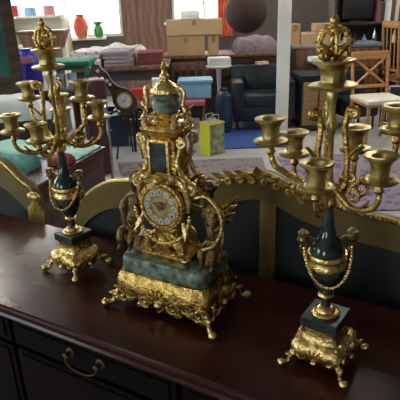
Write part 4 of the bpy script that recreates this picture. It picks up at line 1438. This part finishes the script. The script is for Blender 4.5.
# yellow and green bag
v = onz(211, 154, 0)
t = thing('shopping_bag', 'paper shopping bag, one side yellow and the front green and cream printed', 'bag', (v.x + 0.02, v.y + 0.04, 0.0), R(36))
hb = 0.35
b = MB(); b.box((0, -0.005, hb / 2), (0.20, 0.16, hb)); b.build('bag_front', GREENP, t, smooth=0)
b = MB(); b.box((-0.103, -0.005, hb / 2), (0.006, 0.165, hb + 0.004)); b.box((0.0, -0.005, hb - 0.01), (0.206, 0.166, 0.014)); b.build('bag_side', YEL, t, smooth=0)
b = MB()
for y in (-0.05, 0.04):
    b.tube(bez([(-0.05, y, hb), (-0.045, y, hb + 0.07), (0.045, y, hb + 0.07), (0.05, y, hb)], 5), 0.004, 5)
b.build('bag_handle', WHITE, t)
# ---- cartons on a low counter under the middle window
c0 = at(190, 60, 6.9)
t = thing('counter', 'dark wooden counter with panelled front holding the cardboard boxes', 'counter', (0.37, 7.25, 0), 0)
cz = 0.86
b = MB(); b.box((0, 0, cz - 0.02), (1.72, 0.62, 0.04), bev=0.006); b.build('worktop', BWOOD, t, smooth=0)
b = MB(); b.box((0, 0.01, (cz - 0.04) / 2 + 0.03), (1.66, 0.56, cz - 0.1)); b.box((0, 0.02, 0.035), (1.60, 0.5, 0.07)); b.build('carcase', DWOOD, t, smooth=0)
for k in range(4):
    b = MB(); b.box((-0.615 + k * 0.41, -0.278, 0.68), (0.38, 0.02, 0.22), bev=0.004); d_ = b.build('drawer', DWOOD, t, smooth=0)
    b = MB(); b.ball((-0.615 + k * 0.41, -0.30, 0.68), 0.018); b.build('knob', BRASS, d_)
    b = MB(); b.box((-0.615 + k * 0.41, -0.278, 0.31), (0.38, 0.02, 0.46), bev=0.004); b.build('door', DWOOD, t, smooth=0)
carton('tall brown carton beneath the long box, left end of the counter', (at(186, 40, 7.15).x, 7.2, cz + .001), 0, (0.50, 0.40, 0.24), CARD, 'cardboard boxes on the counter')
carton('wide tan carton laid on top of the brown one before the middle window', (at(194, 26, 7.15).x, 7.2, cz + .256), 0.02, (0.74, 0.38, 0.19), CARD2, 'cardboard boxes on the counter')
carton('small upright carton on the counter right of the brown carton', (at(213, 44, 7.15).x, 7.2, cz + .001), 0.02, (0.14, 0.30, 0.235), CARD2, 'cardboard boxes on the counter')
b = MB(); b.box((0, 0, 0.05), (0.26, 0.20, 0.10), bev=0.012); b.box((0, -0.09, 0.055), (0.20, 0.03, 0.05), bev=0.004); b.box((-0.02, 0.03, 0.103), (0.18, 0.10, 0.012), bev=0.003)
simple('printer', 'small grey printer on the wide tan carton before the middle window', 'printer', WHITE, b, (at(190, 14, 7.15).x, 7.2, cz + .456))
# brown chair back before the counter
def round_chair(name, label, loc, rz, wood, seatm, hs=0.45, hb=0.86, w=0.42, style='slat'):
    t = thing(name, label, 'chair', loc, rz)
    b = MB(); b.box((0, 0, hs - 0.015), (w, w, 0.03), bev=0.008); b.build('seat_frame', wood, t)
    b = MB(); b.box((0, 0, hs + 0.018), (w + 0.01, w + 0.01, 0.045), bev=0.018); b.build('seat', seatm, t)
    for s in (-1, 1):
        b = MB(); b.tube([(s * (w / 2 - 0.025), -w / 2 + 0.025, 0), (s * (w / 2 - 0.025), -w / 2 + 0.025, hs - 0.03)], [0.015, 0.021], 8); b.build('leg', wood, t)
        b = MB(); b.tube(bez([(s * (w / 2 - 0.02), w / 2 + 0.03, 0), (s * (w / 2 - 0.02), w / 2 - 0.02, hs - 0.02), (s * (w / 2 - 0.015), w / 2, hs + 0.15), (s * (w / 2 - 0.015), w / 2 + 0.05, hb)], 5), 0.019, 8); b.build('leg', wood, t)
    b = MB(); b.box((0, w / 2 + 0.048, hb - 0.03), (w - 0.0, 0.026, 0.085), bev=0.010); bk = b.build('top_rail', wood, t)
    b = MB(); b.box((0, w / 2 + 0.005, hs + 0.12), (w - 0.06, 0.022, 0.035), bev=0.006); b.build('lower_rail', wood, t)
    y0, y1 = w / 2 + 0.006, w / 2 + 0.042
    z0, z1 = hs + 0.13, hb - 0.06
    hw = w / 2 - 0.035
    if style == 'cross':
        for s in (-1, 1):
            b = MB(); b.tube(bez([(-s * hw, y0, z0), (0, (y0 + y1) / 2 + 0.006 * s, (z0 + z1) / 2), (s * hw, y1, z1)], 5), 0.013, 6); b.build('cross_brace', wood, t)
        b = MB(); b.ball((0, (y0 + y1) / 2 - 0.006, (z0 + z1) / 2), (0.026, 0.014, 0.026)); b.build('boss', wood, t)
    else:
        for k in (-1, 0, 1):
            b = MB(); b.tube([(k * hw * 0.55, y0, z0), (k * hw * 0.55, y1, z1)], 0.010, 6); b.build('spindle', wood, t)
    for s in (-1, 1):
        b = MB(); b.tube([(s * (w / 2 - 0.025), -w / 2 + 0.03, hs * 0.35), (s * (w / 2 - 0.022), w / 2, hs * 0.38)], 0.009, 6); b.build('stretcher', wood, t)
    return t
vb = at(207, 62, 6.3)
round_chair('dining_chair', 'dark brown dining chair before the counter, its back right of the cartons', (-0.09, 6.55, 0.0), R(180), BWOOD, BWOOD, hb=0.83)
# printed cushion on the counter, box
v = at(256, 53, 7.05)
drape(0.60, 0.34, 0.17, TEXT, 'cushion', 'grey and rose printed cushion lying on the dark counter under the hanging shade', 'cushion', (v.x, 7.2, cz + .002), 0.1, 0.008, 3, lump=0.04)
# hanging dark shade
v = at(246, 12, 5.6)
t = thing('pendant_lamp', 'round dark brown lamp shade hanging before the window, by the white column', 'lamp', (v.x, 5.6, 0), 0)
r_ = 0.222
b = MB()
pr = []
for i in range(15):
    th = PI * (0.04 + 0.92 * i / 14)
    pr.append((r_ * S(th), v.z - r_ * 0.98 * Cc(th)))
b.lathe(pr, 16); b.build('lamp_shade', DISH, t, smooth=20)
b = MB(); b.tube([(0, 0, v.z + r_ * 0.9), (0, 0, CZ)], 0.006, 6); b.build('cord', BLACK, t)
b = MB(); b.lathe([(0.05, CZ - 0.03), (0.055, CZ - 0.012), (0.05, CZ - 0.001)], 16); b.build('ceiling_rose', DISH, t)
# red curtain
v0, v1 = at(218, 34, 8.8), at(233, 34, 8.8)
b = MB()
ring = []
zs = [at(225, 33, 8.8).z - 0.05, 1.2, 1.6, 2.1, 2.62]
xs = [v0.x + (v1.x - v0.x) * i / 30 for i in range(31)]
rings = []
for z in zs:
    fr_ = [Vector((x, 8.82 + 0.02 * S(i * 1.3 + z), z)) for i, x in enumerate(xs)]
    bk_ = [Vector((q.x, q.y + 0.012, q.z)) for q in reversed(fr_)]
    rings.append(fr_ + bk_)
b.loft(rings)
simple('curtain', 'red and orange curtain hanging in the middle window', 'curtain', REDC, b)
b = MB(); b.tube([(-0.55, 8.83, 2.66), (1.2, 8.83, 2.66)], 0.014, 8); b.ball((-0.56, 8.83, 2.66), 0.025); b.ball((1.2, 8.83, 2.66), 0.025)
for x in (-0.4, 1.1):
    b.tube([(x, 8.83, 2.66), (x, 8.99, 2.66)], 0.01, 6)
simple('curtain_rail', 'metal curtain rail above the middle window', 'curtain rail', CHROME, b)

# white pedestal table and dark bin bag
v = at(225, 71, 6.0)
t = thing('pedestal_table', 'round glossy white pedestal table left of the black armchair', 'table', (0.30, 6.58, 0.0), 0)
tz2 = v.z
b = MB(); b.lathe([(0.001, tz2 - 0.03), (0.150, tz2 - 0.028), (0.166, tz2 - 0.015), (0.166, tz2 - 0.004), (0.160, tz2), (0.001, tz2)], 32); b.build('table_top', WHITE, t)
b = MB(); b.lathe([(0.03, 0.03), (0.022, 0.10), (0.02, 0.40), (0.035, tz2 - 0.06), (0.05, tz2 - 0.028)], 16); b.build('pedestal', WHITE, t)
b = MB(); b.lathe([(0.15, 0.0), (0.15, 0.015), (0.06, 0.03), (0.03, 0.035)], 24); b.build('foot', WHITE, t)
b = MB()
b.box((0.0, 0, 0.05), (0.28, 0.20, 0.10), rz=0.1, bev=0.02)
simple('box', 'white box lying on the round white pedestal table', 'box', CLOTHW, b, (0.305, 6.58, tz2 + 0.001))
v = onz(228, 113, 0)
b = MB()
rings = []
for k, (r, z) in enumerate([(0.08, 0), (0.115, 0.04), (0.125, 0.16), (0.12, 0.30), (0.10, 0.40), (0.045, 0.44), (0.055, 0.47)]):
    rings.append([Vector((r * (1 + 0.10 * S(5 * a + z * 9)) * Cc(a), r * (1.0 + 0.09 * Cc(7 * a - z * 14)) * S(a), z)) for a in [2 * PI * i / 28 for i in range(28)]])
b.loft(rings)
rb_ = simple('rubbish_bag', 'knotted navy plastic sack on the floor before the round white table', 'sack', NAVY, b, (0.33, 6.10, 0.013))
rb_.scale = (0.82, 0.82, 1.15)

# ---- black leather armchair
va, vb = at(232, 90, 6.2), at(296, 90, 6.2)
wA = vb.x - va.x
t = thing('armchair', 'black leather armchair with squared padded arms behind the white column', 'armchair', ((va.x + vb.x) / 2, 6.45, 0.0125), R(-4))
zt = 0.74
b = MB(); b.box((0, 0.27, 0.42), (wA - 0.02, 0.16, 0.62), rx=-0.06, bev=0.045); b.build('backrest', BLACKL, t)
b = MB(); b.box((0, 0.17, 0.52), (wA - 0.34, 0.12, 0.30), rx=-0.10, bev=0.05); b.build('back_cushion', BLACKL, t)
b = MB(); b.box((0, -0.08, 0.36), (wA - 0.32, 0.52, 0.15), bev=0.045); b.build('seat_cushion', BLACKL, t)
b = MB(); b.box((0, -0.02, 0.20), (wA - 0.06, 0.60, 0.19), bev=0.02); b.build('seat_frame', BLACKL, t)
for s in (-1, 1):
    b = MB(); b.box((s * (wA / 2 - 0.085), -0.04, 0.38), (0.17, 0.62, 0.44), bev=0.05); b.build('arm', BLACKL, t)
    for y in (-0.28, 0.28):
        b = MB(); b.tube([(s * (wA / 2 - 0.08), y, 0), (s * (wA / 2 - 0.08), y, 0.12)], 0.02, 8); b.build('foot', DWOOD, t)
v = at(264, 71, 6.5)
b = MB(); b.box((0, 0, 0.02), (0.16, 0.10, 0.035), rz=0.1, bev=0.004); b.mi = 1; b.box((0.003, -0.002, 0.02), (0.155, 0.098, 0.026), rz=0.1)
simple('book', 'orange book lying on the back of the black armchair', 'book', [ORANGE, WHITE], b, (v.x, 6.71, 0.742), smooth=0)
# woven tan cabinet right of the armchair
v0, v1 = at(296, 100, 5.9), at(316, 100, 5.9)
t = thing('woven_cabinet', 'low cabinet with tan woven doors and black top right of the white column', 'cabinet', (1.47, 6.3, 0), 0)
b = MB(); b.box((0, 0, 0.33), (0.42, 0.56, 0.60), bev=0.006); b.box((0, 0, 0.65), (0.46, 0.60, 0.05), bev=0.008); b.build('carcase', BLACKL, t, smooth=0)
for k in (-1, 1):
    b = MB(); b.box((k * 0.1, -0.285, 0.34), (0.185, 0.02, 0.52), bev=0.004)
    for z in range(9):
        b.box((k * 0.1, -0.297, 0.11 + z * 0.057), (0.17, 0.008, 0.035), bev=0.002)
    dd = b.build('door', WICK, t, smooth=0)
    b = MB(); b.ball((k * 0.02, -0.31, 0.40), 0.010); b.build('knob', BRASS, dd)

# ---- white column
v = onz(282, 128, 0)
b = MB(); b.box((0, 0, CZ / 2), (0.15, 0.15, CZ), bev=0.012)
vx_ = at(283.5, 60, 5.9)
o = b.build('column', COLW, None, (vx_.x + 0.012, 5.98, 0), R(-10), smooth=0)
struct(o); o.name = 'trim_4'

# ---- dark sideboard with boxes behind the right candelabrum
t = thing('dresser', 'dark brown dresser with small round knobs behind the right candelabrum', 'dresser', (1.92, 7.2, 0), 0)
b = MB(); b.box((0, 0, 0.47), (1.16, 0.5, 0.86)); b.build('carcase', DWOOD, t, smooth=0)
b = MB(); b.box((0, 0, 0.92), (1.22, 0.54, 0.04), bev=0.008); b.build('dresser_top', mat('grey_laminate', (0.22, 0.22, 0.24), 0.4), t, smooth=0)
for r_ in range(3):
    for k in (-1, 1):
        b = MB(); b.box((k * 0.29, -0.258, 0.76 - r_ * 0.28), (0.54, 0.02, 0.25), bev=0.005); dd = b.build('drawer', BWOOD, t, smooth=0)
        b = MB(); b.ball((k * 0.29, -0.28, 0.76 - r_ * 0.28), 0.022); b.build('knob', BRASS, dd)
for x in (-0.5, 0.5):
    for y in (-0.2, 0.2):
        b = MB(); b.box((x, y, 0.02), (0.06, 0.06, 0.04)); b.build('foot', DWOOD, t, smooth=0)
carton('wide tan carton at the bottom of the pile on the dresser', (1.70, 7.2, 0.941), 0.04, (0.52, 0.36, 0.14), CARD2, 'cartons on the dresser')
carton('pale small carton resting on the wide carton on the dresser', (1.78, 7.2, 1.094), -0.04, (0.30, 0.30, 0.10), CARD, 'cartons on the dresser')
carton('square carton on the dresser just left of the column edge', (1.36, 7.22, 0.941), 0.02, (0.14, 0.28, 0.26), CARD, 'cartons on the dresser')
b = MB()
for k in range(4):
    b.box((0.004 * k, 0, 0.012 + 0.013 * k), (0.26, 0.20, 0.012), rz=0.03 * k)
# white papers on small table behind the candelabrum
vq = at(319, 59, 6.75)
table('console_table', 'small dark table carrying a stack of white papers left of the cross-back chair', 'table', (vq.x, 6.77, 0), 0, (0.30, 0.24), vq.z - 0.03, DWOOD, DWOOD, apron=0.05)
simple('paper_stack', 'stack of white papers on the small table beside the candelabrum ornament', 'papers', CLOTHW, b, (vq.x, 6.77, vq.z - 0.029), smooth=0)

# ---- shelving on the right with books and glassware
t = thing('shelving', 'tall dark shelving filled with books and glassware at the upper right', 'shelf', (3.05, 7.75, 0), 0)
SW = 2.1
for s in (-1, 0, 1):
    b = MB(); b.box((s * (SW / 2 - 0.02), 0, 1.05), (0.04, 0.38, 2.1)); b.build('upright', DWOOD, t, smooth=0)
shz = [0.12, 0.50, 0.86, 1.16, 1.62, 2.08]
for z in shz:
    b = MB(); b.box((0, 0, z), (SW, 0.38, 0.03)); b.build('shelf', DWOOD, t, smooth=0)
b = MB(); b.box((0, 0.185, 1.05), (SW, 0.012, 2.1)); b.build('back_panel', SPINE_D, t, smooth=0)
random.seed(12)
cols = [(SPINE_W, 'pale'), (SPINE_D, 'black'), (SPINE_R, 'plum'), (CLOTHW, 'white'), (NAVY, 'navy'), (BWOOD, 'brown')]
proto = {}
def book(mat_, cname, x, z, w_, h_, d_, lab, grp):
    b = MB()
    b.box((0, -d_ / 2, h_ / 2), (w_, 0.006, h_), bev=0.0015)
    for s in (-1, 1):
        b.box((s * (w_ / 2 - 0.002), 0, h_ / 2), (0.004, d_, h_))
    b.mi = 1
    b.box((0, 0.002, h_ / 2), (w_ - 0.008, d_ - 0.01, h_ - 0.012))
    return simple('book', lab, 'book', [mat_, WHITE], b, (x, 7.68, z), 0, grp, smooth=0)
x = 2.20
k = 0
upto = 4.0
ords = ['first', 'second', 'third', 'fourth', 'fifth', 'sixth', 'seventh', 'eighth', 'ninth', 'tenth', 'eleventh', 'twelfth', 'thirteenth', 'fourteenth', 'fifteenth', 'sixteenth', 'seventeenth', 'eighteenth', 'nineteenth', 'twentieth', 'twenty-first', 'twenty-second', 'twenty-third', 'twenty-fourth', 'twenty-fifth', 'twenty-sixth']
x = 2.62
while x < 3.5 and k < len(ords):
    w_ = random.uniform(0.035, 0.065)
    h_ = random.uniform(0.24, 0.31)
    if abs(x + w_ / 2 - 3.05) < w_ / 2 + 0.025:
        x = 3.075
        continue
    mm, cn = cols[[2, 1, 0, 3, 5, 0, 1, 3, 0, 0, 3, 2, 0, 1][k % 14]]
    book(mm, cn, x + w_ / 2, 1.1765, w_, h_, 0.2, f'{cn} spined book, {ords[k]} from the left in the upper right shelf row', 'books in the upper right shelf row')
    x += w_ + 0.004
    k += 1
# dark screen at its left
v = at(351, 14, 7.2)
t = thing('television', 'black flat television standing on the shelving behind the candle wreath', 'television', (2.36, 7.66, 1.1755), 0)
b = MB(); b.box((0, 0, 0.22), (0.44, 0.05, 0.34), bev=0.008); b.build('screen', BLACK, t)
b = MB(); b.box((0, 0, 0.012), (0.22, 0.14, 0.02), bev=0.004); b.box((0, 0.01, 0.05), (0.04, 0.03, 0.08)); b.build('stand', BLACK, t)
# glassware row at 0.875 and 0.515
random.seed(4)
gm = [BLUEG, CLOTHW, CHROME, NAVY, SPINE_D, SKYB]
gcol = {id(BLUEG): 'blue', id(CLOTHW): 'white', id(CHROME): 'silver', id(NAVY): 'navy', id(SPINE_D): 'black', id(SKYB): 'light blue'}
k = 0
for i in range(12):
    x = 2.2 + i * 0.145
    if abs(x - 3.05) < 0.06:
        x += 0.05
    mm = gm[[1, 4, 0, 2, 3, 1, 5, 4, 2, 1, 3, 0][i]]
    hh = random.uniform(0.12, 0.22)
    rr = random.uniform(0.028, 0.045)
    b = MB(); b.lathe([(rr * .8, 0), (rr, 0.01), (rr, hh * .55), (rr * .45, hh * .75), (rr * .4, hh * .95), (rr * .5, hh)], 14)
    simple('bottle', f'{gcol[id(mm)]} bottle, {ords[i]} from the left in the glassware row above the cross-back chair', 'bottle', mm, b, (x, 7.66, 0.8755), 0, 'bottles in the glassware row')

# ---- cross back chairs
vs_ = at(366, 97, 5.3)
chr_ = round_chair('dining_chair', 'honey coloured wooden chair with crossed back and cream seat, right of the candelabrum', (1.97, 5.42, 0), R(8), OWOOD, SEATC, hs=0.475, hb=0.955, w=0.44, style='cross')
# table at the right edge with a second chair
table('dining_table', 'brown wooden table at the right edge behind the cross-back chair', 'table', (3.08, 6.25, 0), 0, (0.9, 0.5), 0.74, BWOOD, DWOOD)
c2 = round_chair('dining_chair', 'second honey wooden chair cut by the right edge of the photo', (2.84, 6.95, 0), R(100), OWOOD, BWOOD, hs=0.47, hb=1.2, w=0.42, style='slat')
v = at(392, 92, 5.6)
t = thing('magazine_rack', 'black wire rack with pale magazines beside the cream seat', 'rack', (2.41, 5.95, 0), 0)
b = MB()
for y in (-0.09, 0.09):
    for z in (0.1, 0.3, 0.5):
        b.tube([(-0.17, y, z), (0.17, y, z)], 0.006, 6)
    for x in (-0.17, -0.06, 0.06, 0.17):
        b.tube([(x, y, 0.0), (x, y, 0.5)], 0.006, 6)
for x in (-0.17, 0.17):
    for z in (0.1, 0.5):
        b.tube([(x, -0.09, z), (x, 0.09, z)], 0.006, 6)
for x in (-0.1, 0, 0.1):
    b.tube([(x, -0.09, 0.1), (x, 0.09, 0.1)], 0.005, 6)
b.build('wire_frame', BLACK, t)
for k, (yy, mm, lb) in enumerate([(-0.045, SPINE_D, 'black magazine at the front of the wire rack'), (0.0, CLOTHW, 'white magazine in the middle of the wire rack'), (0.04, SPINE_D, 'dark magazine at the back of the wire rack, against its rear bars')]):
    b = MB(); b.box((0, 0, 0.2), (0.26, 0.012, 0.40 + 0.01 * k), bev=0.003)
    simple('magazine', lb, 'magazine', mm, b, (2.41, 5.95 + yy, 0.13))
# black armchair half hidden behind the cross-back chair
t = thing('armchair', 'low black upholstered chair in shadow left of the cross-back chair', 'armchair', (1.96, 6.2, 0), R(10))
b = MB(); b.box((0, 0, 0.27), (0.42, 0.46, 0.22), bev=0.04); b.build('seat', BLACKL, t)
b = MB(); b.box((0, 0.20, 0.48), (0.42, 0.10, 0.40), rx=-0.1, bev=0.04); b.build('backrest', BLACKL, t)
for x in (-0.17, 0.17):
    for y in (-0.18, 0.18):
        b = MB(); b.tube([(x, y, 0), (x, y, 0.18)], 0.016, 8); b.build('leg', DWOOD, t)
#END
# ------------------------------------------------------------------ world, exposure
w = bpy.data.worlds.new('overcast_sky')
bpy.context.scene.world = w
w.use_nodes = True
nt = w.node_tree
bg = nt.nodes['Background']
tc = nt.nodes.new('ShaderNodeTexCoord')
sx = nt.nodes.new('ShaderNodeSeparateXYZ')
rp = nt.nodes.new('ShaderNodeValToRGB')
rp.color_ramp.elements[0].position = 0.42
rp.color_ramp.elements[0].color = (0.55, 0.56, 0.54, 1)
rp.color_ramp.elements[1].position = 0.52
rp.color_ramp.elements[1].color = (0.86, 0.93, 1.0, 1)
mp = nt.nodes.new('ShaderNodeMath'); mp.operation = 'MULTIPLY_ADD'
mp.inputs[1].default_value = 0.5
mp.inputs[2].default_value = 0.5
nt.links.new(tc.outputs['Generated'], sx.inputs[0])
nt.links.new(sx.outputs['Z'], mp.inputs[0])
nt.links.new(mp.outputs[0], rp.inputs[0])
nt.links.new(rp.outputs[0], bg.inputs[0])
bg.inputs[1].default_value = 9.0
sc = bpy.context.scene
sc.view_settings.view_transform = 'Standard'
sc.view_settings.look = 'None'
sc.view_settings.gamma = 1
sc.view_settings.exposure = 0.0
sc.view_settings.use_curve_mapping = False
sc.cycles.use_denoising = True
